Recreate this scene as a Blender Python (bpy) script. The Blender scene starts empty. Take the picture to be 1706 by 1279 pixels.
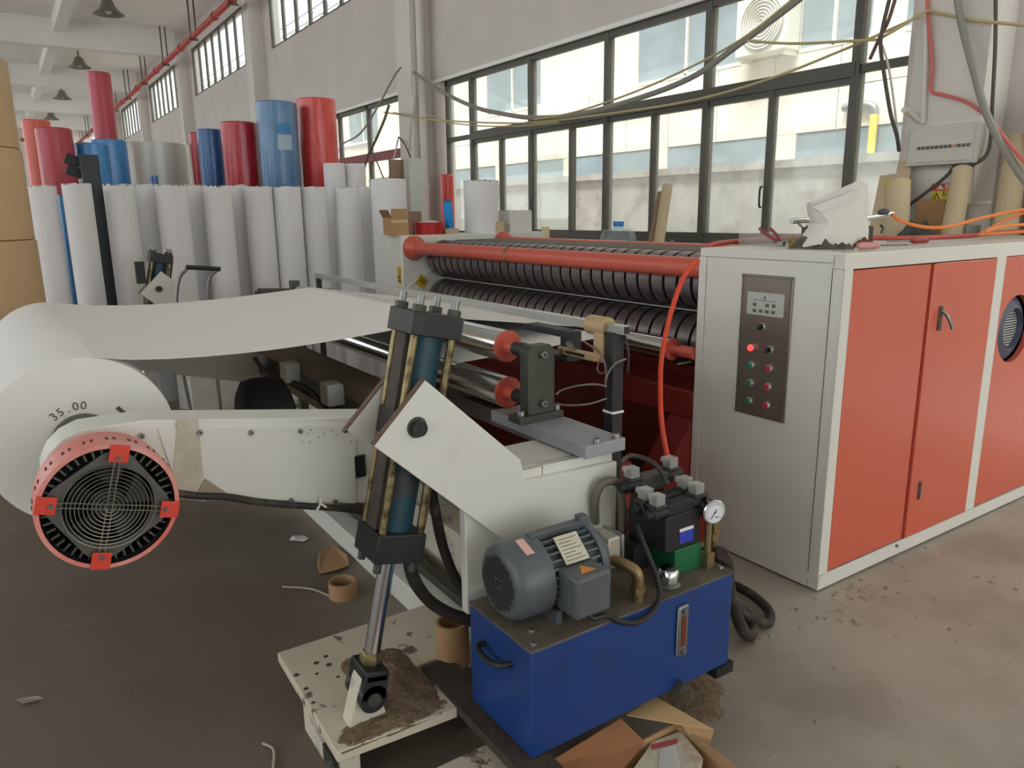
import bpy, bmesh, math, random
from mathutils import Vector, Matrix
random.seed(7)
R = math.radians
scn = bpy.context.scene
COL = scn.collection
# ------------------------------------------------------------------ camera
CAM_F, CAM_PITCH, CAM_ROLL, CAM_YAW, CAM_H = 1253.1, 0.223745, -0.01207185, 0.983976, 1.6
def cam_axes():
    c, s = math.cos(CAM_YAW), math.sin(CAM_YAW)
    fh = Vector((c, s, 0)); rt = Vector((s, -c, 0)); up = Vector((0, 0, 1))
    fw = fh * math.cos(CAM_PITCH) - up * math.sin(CAM_PITCH)
    u = up * math.cos(CAM_PITCH) + fh * math.sin(CAM_PITCH)
    r2 = rt * math.cos(CAM_ROLL) + u * math.sin(CAM_ROLL)
    u2 = -rt * math.sin(CAM_ROLL) + u * math.cos(CAM_ROLL)
    return r2, u2, fw
AX_R, AX_U, AX_F = cam_axes()
cd = bpy.data.cameras.new('camera'); cam = bpy.data.objects.new('camera', cd); COL.objects.link(cam)
cam.matrix_world = Matrix(((AX_R.x, AX_U.x, -AX_F.x, 0), (AX_R.y, AX_U.y, -AX_F.y, 0), (AX_R.z, AX_U.z, -AX_F.z, CAM_H), (0, 0, 0, 1)))
cd.sensor_fit = 'HORIZONTAL'; cd.sensor_width = 36; cd.lens = CAM_F / 1706 * 36; cd.clip_end = 300; cd.clip_start = .05
scn.camera = cam
def at(px, py, ax, v):
    """world point seen at a photo pixel on the plane axis = v (used for measuring where things stand)"""
    d = AX_R * ((px - 853) / CAM_F) + AX_U * ((639.5 - py) / CAM_F) + AX_F
    i = 'xyz'.index(ax); o = Vector((0, 0, CAM_H)); t = (v - o[i]) / d[i]
    return o + d * t
# ------------------------------------------------------------------ world and light
w = bpy.data.worlds.new('world'); scn.world = w; w.use_nodes = True
bg = w.node_tree.nodes['Background']; bg.inputs[0].default_value = (.92, .97, 1.0, 1); bg.inputs[1].default_value = 1.0
scn.view_settings.view_transform = 'Standard'; scn.view_settings.look = 'None'; scn.view_settings.gamma = 1
scn.view_settings.use_curve_mapping = False
scn.view_settings.exposure = 1.6
sd = bpy.data.lights.new('hazy_sun', 'SUN'); sd.energy = 2.4; sd.angle = R(25); sd.color = (1, .99, .97)
so = bpy.data.objects.new('hazy_sun', sd); COL.objects.link(so); so.location = (0, 0, 20)
so.rotation_euler = Vector((.42, .12, -.9)).to_track_quat('-Z', 'Y').to_euler()
scn.cycles.max_bounces = 10; scn.cycles.diffuse_bounces = 6; scn.cycles.transparent_max_bounces = 16
scn.cycles.caustics_reflective = False; scn.cycles.caustics_refractive = False
scn.cycles.use_denoising = True
scn.cycles.sample_clamp_indirect = 6

# ------------------------------------------------------------------ materials
def lin(h):
    if isinstance(h, str):
        h = h.lstrip('#'); c = [int(h[i:i + 2], 16) / 255 for i in (0, 2, 4)]
    else: c = h
    return tuple((x / 12.92 if x <= .04045 else ((x + .055) / 1.055) ** 2.4) for x in c)
MATS = {}
def mat(name, col, rough=.5, metal=0, var=.0, vscale=8, col2=None, bump=0, bscale=60, spec=.5, dirt=None, dirt_amt=0, dscale=3, emit=None, estr=0, coat=0, stretch=(1, 1, 1), dedge=(.5, .7)):
    if name in MATS: return MATS[name]
    m = bpy.data.materials.new(name); m.use_nodes = True; nt = m.node_tree; b = nt.nodes['Principled BSDF']
    c = lin(col); b.inputs['Base Color'].default_value = (*c, 1); b.inputs['Roughness'].default_value = rough
    b.inputs['Metallic'].default_value = metal; b.inputs['Specular IOR Level'].default_value = spec
    if coat: b.inputs['Coat Weight'].default_value = coat; b.inputs['Coat Roughness'].default_value = .15
    need = var or col2 or bump or dirt
    if need:
        tc = nt.nodes.new('ShaderNodeTexCoord'); mp = nt.nodes.new('ShaderNodeMapping'); mp.inputs['Scale'].default_value = stretch
        nt.links.new(tc.outputs['Object'], mp.inputs[0])
    last = None
    if var or col2:
        n = nt.nodes.new('ShaderNodeTexNoise'); n.inputs['Scale'].default_value = vscale; n.inputs['Detail'].default_value = 5
        nt.links.new(mp.outputs[0], n.inputs['Vector'])
        r = nt.nodes.new('ShaderNodeValToRGB'); r.color_ramp.elements[0].position = .3; r.color_ramp.elements[1].position = .7
        c2 = lin(col2) if col2 else tuple(min(1, x * (1 + var)) for x in c)
        c1 = c if col2 else tuple(x * (1 - var) for x in c)
        r.color_ramp.elements[0].color = (*c1, 1); r.color_ramp.elements[1].color = (*c2, 1)
        nt.links.new(n.outputs[0], r.inputs[0]); last = r.outputs[0]
    if dirt:
        n = nt.nodes.new('ShaderNodeTexNoise'); n.inputs['Scale'].default_value = dscale; n.inputs['Detail'].default_value = 8; n.inputs['Roughness'].default_value = .65
        nt.links.new(mp.outputs[0], n.inputs['Vector'])
        r = nt.nodes.new('ShaderNodeMapRange'); r.inputs['From Min'].default_value = dedge[0]; r.inputs['From Max'].default_value = dedge[1]; r.inputs['To Max'].default_value = dirt_amt
        nt.links.new(n.outputs[0], r.inputs['Value'])
        mx = nt.nodes.new('ShaderNodeMix'); mx.data_type = 'RGBA'
        nt.links.new(r.outputs[0], mx.inputs['Factor'])
        if last: nt.links.new(last, mx.inputs['A'])
        else: mx.inputs['A'].default_value = (*c, 1)
        mx.inputs['B'].default_value = (*lin(dirt), 1); last = mx.outputs['Result']
    if last: nt.links.new(last, b.inputs['Base Color'])
    if bump:
        n = nt.nodes.new('ShaderNodeTexNoise'); n.inputs['Scale'].default_value = bscale; n.inputs['Detail'].default_value = 6
        nt.links.new(mp.outputs[0], n.inputs['Vector'])
        bp = nt.nodes.new('ShaderNodeBump'); bp.inputs['Strength'].default_value = bump; bp.inputs['Distance'].default_value = .01
        nt.links.new(n.outputs[0], bp.inputs['Height']); nt.links.new(bp.outputs[0], b.inputs['Normal'])
    if emit: b.inputs['Emission Color'].default_value = (*lin(emit), 1); b.inputs['Emission Strength'].default_value = estr
    MATS[name] = m; return m
def clear_mat(name, tint=(1, 1, 1), refl=.12, rough=.03, haze=0, dusty=False):
    if name in MATS: return MATS[name]
    m = bpy.data.materials.new(name); m.use_nodes = True; nt = m.node_tree; nt.nodes.clear()
    o = nt.nodes.new('ShaderNodeOutputMaterial'); t = nt.nodes.new('ShaderNodeBsdfTransparent'); g = nt.nodes.new('ShaderNodeBsdfGlossy')
    t.inputs[0].default_value = (*tint, 1); g.inputs['Roughness'].default_value = rough
    fr = nt.nodes.new('ShaderNodeFresnel'); fr.inputs[0].default_value = 1.5
    ge = nt.nodes.new('ShaderNodeNewGeometry'); mu = nt.nodes.new('ShaderNodeMath'); mu.operation = 'SUBTRACT'; mu.use_clamp = True
    nt.links.new(fr.outputs[0], mu.inputs[0]); nt.links.new(ge.outputs['Backfacing'], mu.inputs[1])      # a pane reflects at its front face only
    mx = nt.nodes.new('ShaderNodeMixShader'); nt.links.new(mu.outputs[0], mx.inputs[0]); nt.links.new(t.outputs[0], mx.inputs[1]); nt.links.new(g.outputs[0], mx.inputs[2])
    last = mx
    if haze:
        d = nt.nodes.new('ShaderNodeBsdfTranslucent' if dusty else 'ShaderNodeBsdfDiffuse'); d.inputs[0].default_value = (.85, .85, .83, 1)
        m2 = nt.nodes.new('ShaderNodeMixShader'); m2.inputs[0].default_value = haze
        nt.links.new(mx.outputs[0], m2.inputs[1]); nt.links.new(d.outputs[0], m2.inputs[2]); last = m2
    nt.links.new(last.outputs[0], o.inputs[0]); MATS[name] = m; return m
WALL = mat('wall_paint', '#cfc8c2', .85, var=.04, vscale=1.2, bump=.05, bscale=80)
CEIL = mat('ceiling_paint', '#efeeea', .9, var=.05, vscale=.7)
COLM = mat('column_paint', '#d8d4cc', .8, var=.03, vscale=2)
def floor_mat():
    m = mat('concrete_floor', '#aca397', .6, col2='#989082', vscale=1.1, dirt='#7d7063', dirt_amt=.7, dscale=1.1, dedge=(.48, .72), bump=.12, bscale=35)
    nt = m.node_tree; b = nt.nodes['Principled BSDF']; src = b.inputs['Base Color'].links[0].from_socket
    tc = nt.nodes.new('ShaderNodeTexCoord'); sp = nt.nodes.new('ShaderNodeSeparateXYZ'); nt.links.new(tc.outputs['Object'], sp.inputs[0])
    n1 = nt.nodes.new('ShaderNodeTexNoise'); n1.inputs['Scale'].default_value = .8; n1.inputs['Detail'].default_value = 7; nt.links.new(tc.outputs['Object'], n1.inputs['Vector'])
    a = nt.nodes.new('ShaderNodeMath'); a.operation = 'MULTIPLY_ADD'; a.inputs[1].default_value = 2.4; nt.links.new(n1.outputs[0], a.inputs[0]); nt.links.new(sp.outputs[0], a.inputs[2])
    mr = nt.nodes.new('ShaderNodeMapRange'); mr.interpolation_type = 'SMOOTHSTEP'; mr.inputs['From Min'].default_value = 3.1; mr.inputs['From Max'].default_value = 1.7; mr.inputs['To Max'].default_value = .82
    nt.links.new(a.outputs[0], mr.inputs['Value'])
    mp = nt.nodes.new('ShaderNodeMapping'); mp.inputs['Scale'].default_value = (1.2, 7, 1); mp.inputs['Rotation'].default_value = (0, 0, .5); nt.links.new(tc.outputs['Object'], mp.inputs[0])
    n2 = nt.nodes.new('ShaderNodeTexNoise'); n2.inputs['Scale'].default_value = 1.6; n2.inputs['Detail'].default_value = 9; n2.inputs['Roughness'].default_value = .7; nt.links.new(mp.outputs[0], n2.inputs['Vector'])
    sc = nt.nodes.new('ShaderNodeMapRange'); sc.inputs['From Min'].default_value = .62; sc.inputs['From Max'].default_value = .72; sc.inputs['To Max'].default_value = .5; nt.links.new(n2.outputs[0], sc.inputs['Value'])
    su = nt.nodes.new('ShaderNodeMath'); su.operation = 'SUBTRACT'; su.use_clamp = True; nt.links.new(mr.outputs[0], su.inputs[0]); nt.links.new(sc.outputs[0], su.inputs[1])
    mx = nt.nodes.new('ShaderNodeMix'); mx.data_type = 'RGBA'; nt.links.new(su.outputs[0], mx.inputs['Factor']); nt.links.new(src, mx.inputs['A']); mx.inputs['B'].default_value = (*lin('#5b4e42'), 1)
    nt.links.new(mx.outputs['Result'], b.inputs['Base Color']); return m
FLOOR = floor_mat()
ALU = mat('dark_window_frame', '#57544c', .5, metal=.3)
GLASS = clear_mat('window_glass', (.95, .97, .96), haze=.1, dusty=True)
WHITE = mat('machine_white', '#dcdbd2', .42, var=.02, vscale=3, dirt='#a79d8c', dirt_amt=.35, dscale=2.2, dedge=(.58, .8))
WHITE2 = mat('cabinet_white', '#dad8cf', .4, var=.015, vscale=2)
DIRTYW = mat('dirty_white', '#cfc8b6', .6, var=.05, vscale=5, dirt='#5b4a3b', dirt_amt=.85, dscale=7, dedge=(.52, .66))
RED = mat('door_red', '#cb5e46', .27, var=.03, vscale=2, coat=.2)
DRED = mat('frame_red', '#7c211b', .5, var=.08, vscale=4)
TRED = mat('tube_red', '#c65a48', .38, var=.04, vscale=5)
CHROME = mat('chrome', '#d6d8d8', .16, metal=1)
STEEL = mat('steel', '#8a8a88', .42, metal=.85, var=.1, vscale=30)
DSTEEL = mat('dark_steel', '#55564f', .5, metal=.7, var=.12, vscale=14)
GUNM = mat('plate_steel', '#a0a0a6', .5, metal=.25, var=.04, vscale=6)
BLACK = mat('black_metal', '#1a1a1c', .5, var=.1, vscale=20, dirt='#463b31', dirt_amt=.5, dscale=14)
BLK = mat('black_plastic', '#1b1b1d', .55)
RUBBER = mat('hose_rubber', '#2d2824', .7, dirt='#6a5a4a', dirt_amt=.7, dscale=12)
TEAL = mat('cylinder_teal', '#18404d', .45, dirt='#3a352f', dirt_amt=.8, dscale=9, dedge=(.5, .62))
BRASSY = mat('zinc_yellow', '#94855f', .4, metal=.7, dirt='#3a3129', dirt_amt=.9, dscale=14, dedge=(.45, .6))
PAPER = mat('paper_white', '#e6e4e0', .8, var=.01, vscale=3)
ROLLW = mat('roll_white', '#e2e0df', .75, var=.015, vscale=4)
KRAFT = mat('kraft', '#c4a47c', .7, var=.05, vscale=3)
CARD = mat('cardboard', '#b08c64', .85, var=.06, vscale=6)
CARDIN = mat('cardboard_inner', '#8d6545', .9, var=.06, vscale=6)
TUBEC = mat('tube_card', '#c2b08f', .8, var=.03, vscale=8)
BLUET = mat('tank_blue', '#163c7c', .38, var=.05, vscale=4, dirt='#2a3145', dirt_amt=.4, dscale=5)
DUST = mat('sawdust', '#8d7862', .95, col2='#6b5844', vscale=40, bump=.6, bscale=120)
TTOP = mat('dusty_tank_top', '#6f6454', .8, col2='#4d463c', vscale=10, bump=.3, bscale=150)
MGREY = mat('motor_grey', '#565c60', .38, var=.05, vscale=10, dirt='#5a5650', dirt_amt=.4, dscale=6)
ALUM = mat('cast_aluminium', '#b9b5a8', .45, metal=.6, var=.06, vscale=20)
GREEN = mat('valve_green', '#17663c', .45)
CLEAR = clear_mat('clear_plastic', (.85, .85, .83), haze=.28, rough=.1)
BRASS = mat('brass_pipe', '#8f7a58', .45, metal=.75, var=.15, vscale=15)
# ------------------------------------------------------------------ mesh helpers
def catmull(pts, k=6):
    pts = [Vector(p) for p in pts]
    if len(pts) < 3: return pts
    P = [2 * pts[0] - pts[1]] + pts + [2 * pts[-1] - pts[-2]]; out = []
    for i in range(1, len(P) - 2):
        a, b, c, d = P[i - 1:i + 3]
        for j in range(k):
            t = j / k
            out.append(.5 * ((2 * b) + (c - a) * t + (2 * a - 5 * b + 4 * c - d) * t * t + (3 * b - a - 3 * c + d) * t ** 3))
    out.append(pts[-1]); return out
def frame(d):
    d = Vector(d).normalized(); u = Vector((0, 0, 1)) if abs(d.z) < .9 else Vector((1, 0, 0))
    a = u.cross(d).normalized(); return a, d.cross(a), d
class MB:
    def __init__(s): s.v, s.f, s.m = [], [], []
    def add(s, vs, fs, mi=0):
        o = len(s.v); s.v += [Vector(v) for v in vs]; s.f += [[o + i for i in f] for f in fs]; s.m += [mi] * len(fs); return s
    def box(s, x0, x1, y0, y1, z0, z1, M=None, mi=0):
        vs = [Vector((x, y, z)) for z in (z0, z1) for y in (y0, y1) for x in (x0, x1)]
        if M: vs = [M @ v for v in vs]
        return s.add(vs, [[0, 2, 3, 1], [4, 5, 7, 6], [0, 1, 5, 4], [2, 6, 7, 3], [0, 4, 6, 2], [1, 3, 7, 5]], mi)
    def lathe(s, prof, p0, d, n=24, mi=0, cap0=True, cap1=True):
        a, b, d = frame(d); p0 = Vector(p0); vs = []
        for r, h in prof:
            for i in range(n):
                t = 2 * math.pi * i / n; vs.append(p0 + d * h + (a * math.cos(t) + b * math.sin(t)) * r)
        fs = []
        for k in range(len(prof) - 1):
            for i in range(n):
                j = (i + 1) % n; fs.append([k * n + i, k * n + j, (k + 1) * n + j, (k + 1) * n + i])
        if cap0: fs.append([i for i in range(n)][::-1])
        if cap1: fs.append([(len(prof) - 1) * n + i for i in range(n)])
        return s.add(vs, fs, mi)
    def cyl(s, p0, p1, r0, r1=None, n=20, mi=0):
        p0, p1 = Vector(p0), Vector(p1); L = (p1 - p0).length
        return s.lathe([(r0, 0), (r0 if r1 is None else r1, L)], p0, p1 - p0, n, mi)
    def tube(s, pts, r, n=8, k=6, closed=False, mi=0):
        P = catmull(pts, k) if k else [Vector(p) for p in pts]
        m = len(P); t = (P[1] - P[0]).normalized(); a, b, _ = frame(t); vs = []
        for i, p in enumerate(P):
            t2 = (P[min(i + 1, m - 1)] - P[max(i - 1, 0)]).normalized()
            q = t.rotation_difference(t2); a = q @ a; b = q @ b; t = t2
            for j in range(n):
                th = 2 * math.pi * j / n; vs.append(p + (a * math.cos(th) + b * math.sin(th)) * r)
        fs = [[i * n + j, i * n + (j + 1) % n, (i + 1) * n + (j + 1) % n, (i + 1) * n + j] for i in range(m - 1) for j in range(n)]
        fs += [list(range(n))[::-1], [(m - 1) * n + j for j in range(n)]]
        return s.add(vs, fs, mi)
    def prism(s, poly, ax, lo, hi, mi=0):
        n = len(poly)
        def P(u, v, w): return {'y': (u, w, v), 'x': (w, u, v), 'z': (u, v, w)}[ax]
        vs = [P(u, v, lo) for u, v in poly] + [P(u, v, hi) for u, v in poly]
        fs = [list(range(n)), [n + i for i in range(n)][::-1]] + [[i, n + i, n + (i + 1) % n, (i + 1) % n] for i in range(n)]
        return s.add(vs, fs, mi)
    def torus(s, c, d, Rr, r, n=40, m=6, mi=0):
        a, b, d = frame(d); c = Vector(c); vs = []
        for i in range(n):
            t = 2 * math.pi * i / n; e = a * math.cos(t) + b * math.sin(t)
            for j in range(m):
                q = 2 * math.pi * j / m; vs.append(c + e * (Rr + r * math.cos(q)) + d * r * math.sin(q))
        return s.add(vs, [[i * m + j, i * m + (j + 1) % m, ((i + 1) % n) * m + (j + 1) % m, ((i + 1) % n) * m + j] for i in range(n) for j in range(m)], mi)
    def sphere(s, c, r, n=16, m=10, sz=(1, 1, 1), mi=0):
        prof = []; c = Vector(c); vs = []
        for k in range(m + 1):
            ph = math.pi * k / m
            for i in range(n):
                t = 2 * math.pi * i / n
                vs.append(c + Vector((math.sin(ph) * math.cos(t) * r * sz[0], math.sin(ph) * math.sin(t) * r * sz[1], -math.cos(ph) * r * sz[2])))
        return s.add(vs, [[k * n + i, k * n + (i + 1) % n, (k + 1) * n + (i + 1) % n, (k + 1) * n + i] for k in range(m) for i in range(n)], mi)
    def mesh(s, name, mats, org=Vector((0, 0, 0)), smooth=True, ang=38):
        me = bpy.data.meshes.new(name); me.from_pydata([tuple(v - org) for v in s.v], [], s.f)
        for m in (mats if isinstance(mats, (list, tuple)) else [mats]): me.materials.append(m)
        for p, i in zip(me.polygons, s.m): p.material_index = i
        bm = bmesh.new(); bm.from_mesh(me); bmesh.ops.remove_doubles(bm, verts=bm.verts, dist=1e-6)
        bmesh.ops.recalc_face_normals(bm, faces=bm.faces); bm.to_mesh(me); bm.free()
        if smooth: me.shade_smooth(); me.set_sharp_from_angle(angle=R(ang))
        return me
ORG = {}
def tag(o, label=None, cat=None, group=None, kind=None):
    if label: o['label'] = label
    if cat: o['category'] = cat
    if group: o['group'] = group
    if kind: o['kind'] = kind
    return o
def thing(name, loc, label, cat, group=None):
    o = bpy.data.objects.new(name, None); COL.objects.link(o); o.location = loc; o.empty_display_size = .1
    ORG[o] = Vector(loc); return tag(o, label, cat, group)
def part(mb, name, mats, parent, label=None, bevel=0, seg=2, kind=None, smooth=True, ang=38):
    org = ORG[parent] if parent else Vector((0, 0, 0))
    o = bpy.data.objects.new(name, mb.mesh(name, mats, org, smooth, ang)); COL.objects.link(o)
    if parent: o.parent = parent; ORG[o] = org
    if bevel: bev(o, bevel, seg)
    return tag(o, label, kind=kind)
def bev(o, wd, seg=2):
    b = o.modifiers.new('bevel', 'BEVEL'); b.width = wd; b.segments = seg; b.limit_method = 'ANGLE'; b.angle_limit = R(40)
def solo(mb, name, mats, loc, label, cat, group=None, bevel=0, kind=None, smooth=True, ang=38):
    loc = Vector(loc); o = bpy.data.objects.new(name, mb.mesh(name, mats, loc, smooth, ang)); COL.objects.link(o); o.location = loc; ORG[o] = loc
    if bevel: bev(o, bevel)
    return tag(o, label, cat, group, kind)
def struct(mb, name, mats, bevel=0, parent=None, smooth=False):
    o = bpy.data.objects.new(name, mb.mesh(name, mats, Vector(), smooth)); COL.objects.link(o); ORG[o] = Vector()
    if parent: o.parent = parent
    else: o['kind'] = 'structure'
    if bevel: bev(o, bevel)
    return o
def inst(me, name, parent, loc, rot=None, scale=None):
    """a child object that shares mesh data; loc is a world position"""
    o = bpy.data.objects.new(name, me); COL.objects.link(o)
    o.parent = parent; o.location = Vector(loc) - (ORG[parent] if parent else Vector())
    if rot is not None: o.rotation_mode = 'QUATERNION'; o.rotation_quaternion = rot
    if scale: o.scale = scale
    return o
def copy_tree(o, delta, parent=None):
    c = o.copy(); COL.objects.link(c); c.parent = parent
    if parent is None: c.location = o.location + Vector(delta)
    ORG[c] = ORG.get(o, Vector()) + Vector(delta)
    for ch in list(o.children): copy_tree(ch, delta, c)
    return c
ZQ = Vector((0, 0, 1))
BOLT = MB().lathe([(.012, 0), (.012, .014), (.0105, .016)], (0, 0, 0), (0, 0, 1), 14).lathe([(.0055, .0161), (.0055, .0163)], (0, 0, 0), (0, 0, 1), 6, 1).mesh('socket_bolt', [STEEL, BLK])
HEXB = MB().lathe([(.013, 0), (.013, .009), (.0115, .011)], (0, 0, 0), (0, 0, 1), 6).mesh('hex_bolt', [STEEL])
def bolt(parent, p, d, s=1, me=None, name='bolt'):
    return inst(me or BOLT, name, parent, p, ZQ.rotation_difference(Vector(d).normalized()), (s, s, s))
def text(body, parent, p, size, xdir, ydir, m, name='lettering', ext=.0004, align='CENTER'):
    cu = bpy.data.curves.new(name, 'FONT'); cu.body = body; cu.size = size; cu.align_x = align; cu.align_y = 'CENTER'; cu.extrude = ext
    cu.materials.append(m); o = bpy.data.objects.new(name, cu); COL.objects.link(o)
    x = Vector(xdir).normalized(); y = Vector(ydir).normalized(); z = x.cross(y)
    Mx = Matrix((x, y, z)).transposed().to_4x4(); Mx.translation = Vector(p) - ORG[parent]
    o.parent = parent; o.matrix_local = Mx
    bpy.context.view_layer.update(); dg = bpy.context.evaluated_depsgraph_get(); me = bpy.data.meshes.new_from_object(o.evaluated_get(dg))
    m_ = bpy.data.objects.new(name, me); COL.objects.link(m_); m_.parent = parent; m_.matrix_local = Mx
    bpy.data.objects.remove(o); bpy.data.curves.remove(cu); m_.name = name; return m_
# ================================================================== THE SETTING
BAY, COL0 = 8.03, 2.55
XW, XC, XG = 5.65, 5.33, 5.72            # wall face, column face, window plane
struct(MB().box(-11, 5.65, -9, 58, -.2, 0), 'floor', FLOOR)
GRD = mat('outside_ground', '#b9b4aa', .9, var=.08, vscale=1)
struct(MB().box(5.95, 40, -30, 80, -.3, -.05), 'ground_outside', GRD)
ce = MB().box(-11, 6, -9, 58, 7.2, 7.5); ceil = struct(ce, 'ceiling', CEIL)
bx = MB().box(-11, 5.65, 0, .4, 6.45, 7.2).mesh('beam', CEIL, smooth=False)
for k in range(-1, 7): inst(bx, 'beam', ceil, (0, COL0 + .04 + BAY * k, 0))
by = MB().box(-.15, .15, -9, 58, 6.85, 7.2).mesh('joist', CEIL, smooth=False)
for x in (2.2, -1.1, -4.4, -7.7): inst(by, 'joist', ceil, (x, 0, 0))
# window wall with openings
SILL, WTOP, UB, UT = 1.29, 3.47, 5.25, 6.62
wall = MB(); x0, x1 = XW, XW + .24
wall.box(x0, x1, COL0, 58, 0, SILL).box(x0, x1, -9, 58, WTOP, UB).box(x0, x1, -9, 58, UT, 7.5)
for k in range(-2, 8):
    a = COL0 + BAY * k - .25; wall.box(x0, x1, a, a + .95, SILL, WTOP); wall.box(x0, x1, a - .2, a + 1.2, UB, UT)
struct(wall, 'wall_right', WALL)
struct(MB().box(XW - .035, XW + .02, COL0 + .6, COL0 + BAY, WTOP, WTOP + .045).box(XW - .035, XW + .02, COL0 + .6 + BAY, COL0 + 2 * BAY, WTOP, WTOP + .045), 'trim_1', CEIL)
struct(MB().box(XW - .06, XW + .2, COL0 + .55, COL0 + BAY - .1, SILL - .04, SILL), 'trim_2', CEIL)
cm = MB().box(XC, XW, 0, .48, 0, 7.2).mesh('column', COLM, smooth=False)
for k in range(-1, 7):
    c = bpy.data.objects.new('column', cm); COL.objects.link(c); c.location = (0, COL0 + BAY * k, 0); c['kind'] = 'structure'
struct(MB().box(-11, 5.9, 58, 58.3, 0, 7.5), 'wall_far', WALL)
lw = MB().box(-11.3, -11, -9, 58, 0, 1.3).box(-11.3, -11, -9, 58, 3.5, 4.3).box(-11.3, -11, -9, 58, 7.1, 7.5)
for k in range(-2, 8): lw.box(-11.3, -11, COL0 + BAY * k - .3, COL0 + BAY * k + .8, 1.3, 3.5).box(-11.3, -11, COL0 + BAY * k - .3, COL0 + BAY * k + .8, 4.3, 7.1)
struct(MB().box(-11.3, 5.9, -9.3, -9, 5.2, 7.5).box(-11.3, -2, -9.3, -9, 0, 5.2), 'wall_back', WALL)
struct(lw, 'wall_left', WALL)
# windows: every bar and every pane a piece of its own
def window(n, y0, y1, z0, z1, bars, x=XG, glassm=GLASS, fr=.05, skip=()):
    """bars: list of (ya, yb, za, zb) frame pieces; panes: listed separately"""
    e = bpy.data.objects.new('window_%d' % n, None); COL.objects.link(e); e.location = (x, y0, z0); e['kind'] = 'structure'; ORG[e] = Vector((x, y0, z0))
    for ya, yb, za, zb, d in bars:
        part(MB().box(x - d, x + d, ya, yb, za, zb), 'frame_bar', ALU, e, smooth=False)
    return e
def panes(e, rects, x=XG, m=GLASS):
    for ya, yb, za, zb in rects: part(MB().box(x - .004, x + .004, ya, yb, za, zb), 'pane', m, e, smooth=False)
TR = 2.655
MU = [3.1, 3.685, 5.2, 6.63, 8.07, 9.5, 10.22]
def main_window(n, off, detail=True):
    M = [m + off for m in MU]; y0, y1 = M[0], M[-1]; B = []
    B += [(y0, y1, WTOP - .06, WTOP, .04), (y0, y1, SILL, SILL + .06, .04), (y0, y0 + .05, SILL, WTOP, .04), (y1 - .05, y1, SILL, WTOP, .04)]
    for i in (1, 2, 3, 4, 5): B.append((M[i] - .035, M[i] + .035, SILL, WTOP, .045))
    B += [(M[1], M[5], TR - .055, TR + .055, .05), (M[0], M[1], TR - .03, TR + .03, .03), (M[5], M[6], TR - .03, TR + .03, .03)]
    mid = [4.46 + off, 5.9 + off, 7.26 + off, 8.77 + off]
    for y in mid: B.append((y - .028, y + .028, SILL + .05, TR - .05, .035))
    for a, b in zip(M[1:5], M[2:6]):                                    # sash frames
        B += [(a + .035, b - .035, TR - .10, TR - .05, .03), (a + .035, b - .035, SILL + .05, SILL + .1, .03)]
    e = window(n, y0, y1, SILL, WTOP, B)
    for a, b in zip(M[:-1], M[1:]): panes(e, [(a + .02, b - .02, TR, WTOP - .03)])
    panes(e, [(M[0], M[1], SILL + .03, TR), (M[5], M[6], SILL + .03, TR)])
    for i, y in enumerate(mid):
        a, b = M[i + 1], M[i + 2]
        if i == 2:                                                       # this sash is slid open over its neighbour
            panes(e, [(y, b, SILL + .05, TR - .05), (y + .02, b - .02, SILL + .05, TR - .05)][:1]); panes(e, [(y, b, SILL + .06, TR - .06)], XG + .03)
        else: panes(e, [(a, y, SILL + .05, TR - .05), (y, b, SILL + .05, TR - .05)])
    if detail:
        for y in (4.49, 7.99):
            part(MB().tube([(XG - .05, y, 1.62), (XG - .075, y, 1.64), (XG - .075, y, 1.78), (XG - .05, y, 1.8)], .009, 6, 3), 'sash_handle', BLK, e)
    return e
main_window(1, 0)
B2 = [(11.3, 18.1, WTOP - .06, WTOP, .04), (11.3, 18.1, SILL, SILL + .06, .04)]
for y in (11.33, 13.07, 14.45, 15.9, 17.3, 18.07): B2.append((y - .035, y + .035, SILL, WTOP, .04))
w2 = window(2, 11.3, 18.1, SILL, WTOP, B2)
part(MB().box(XG - .05, XG + .05, 11.3, 18.1, 2.52, 2.66), 'transom', DRED, w2, 'dark red transom bar', smooth=False)
for a, b in zip((11.33, 13.07, 14.45, 15.9, 17.3), (13.07, 14.45, 15.9, 17.3, 18.07)): panes(w2, [(a, b, 2.66, WTOP), (a, b, SILL, 2.52)])
main_window(4, 2 * BAY, False)
n = 5
for k in range(-1, 6):
    y0, y1 = COL0 + BAY * k + .95, COL0 + BAY * (k + 1) - .45
    B = [(y0, y1, UB, UB + .05, .04), (y0, y1, UT - .06, UT, .04)]
    N = 8; st = (y1 - y0) / N
    for i in range(N + 1): B.append((y0 + st * i - .035, y0 + st * i + .035, UB, UT, .035))
    e = window(n, y0, y1, UB, UT, B); n += 1
    for i in range(N): panes(e, [(y0 + st * i + .03, y0 + st * i + st - .03, UB + .04, UT - .05)])
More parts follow.
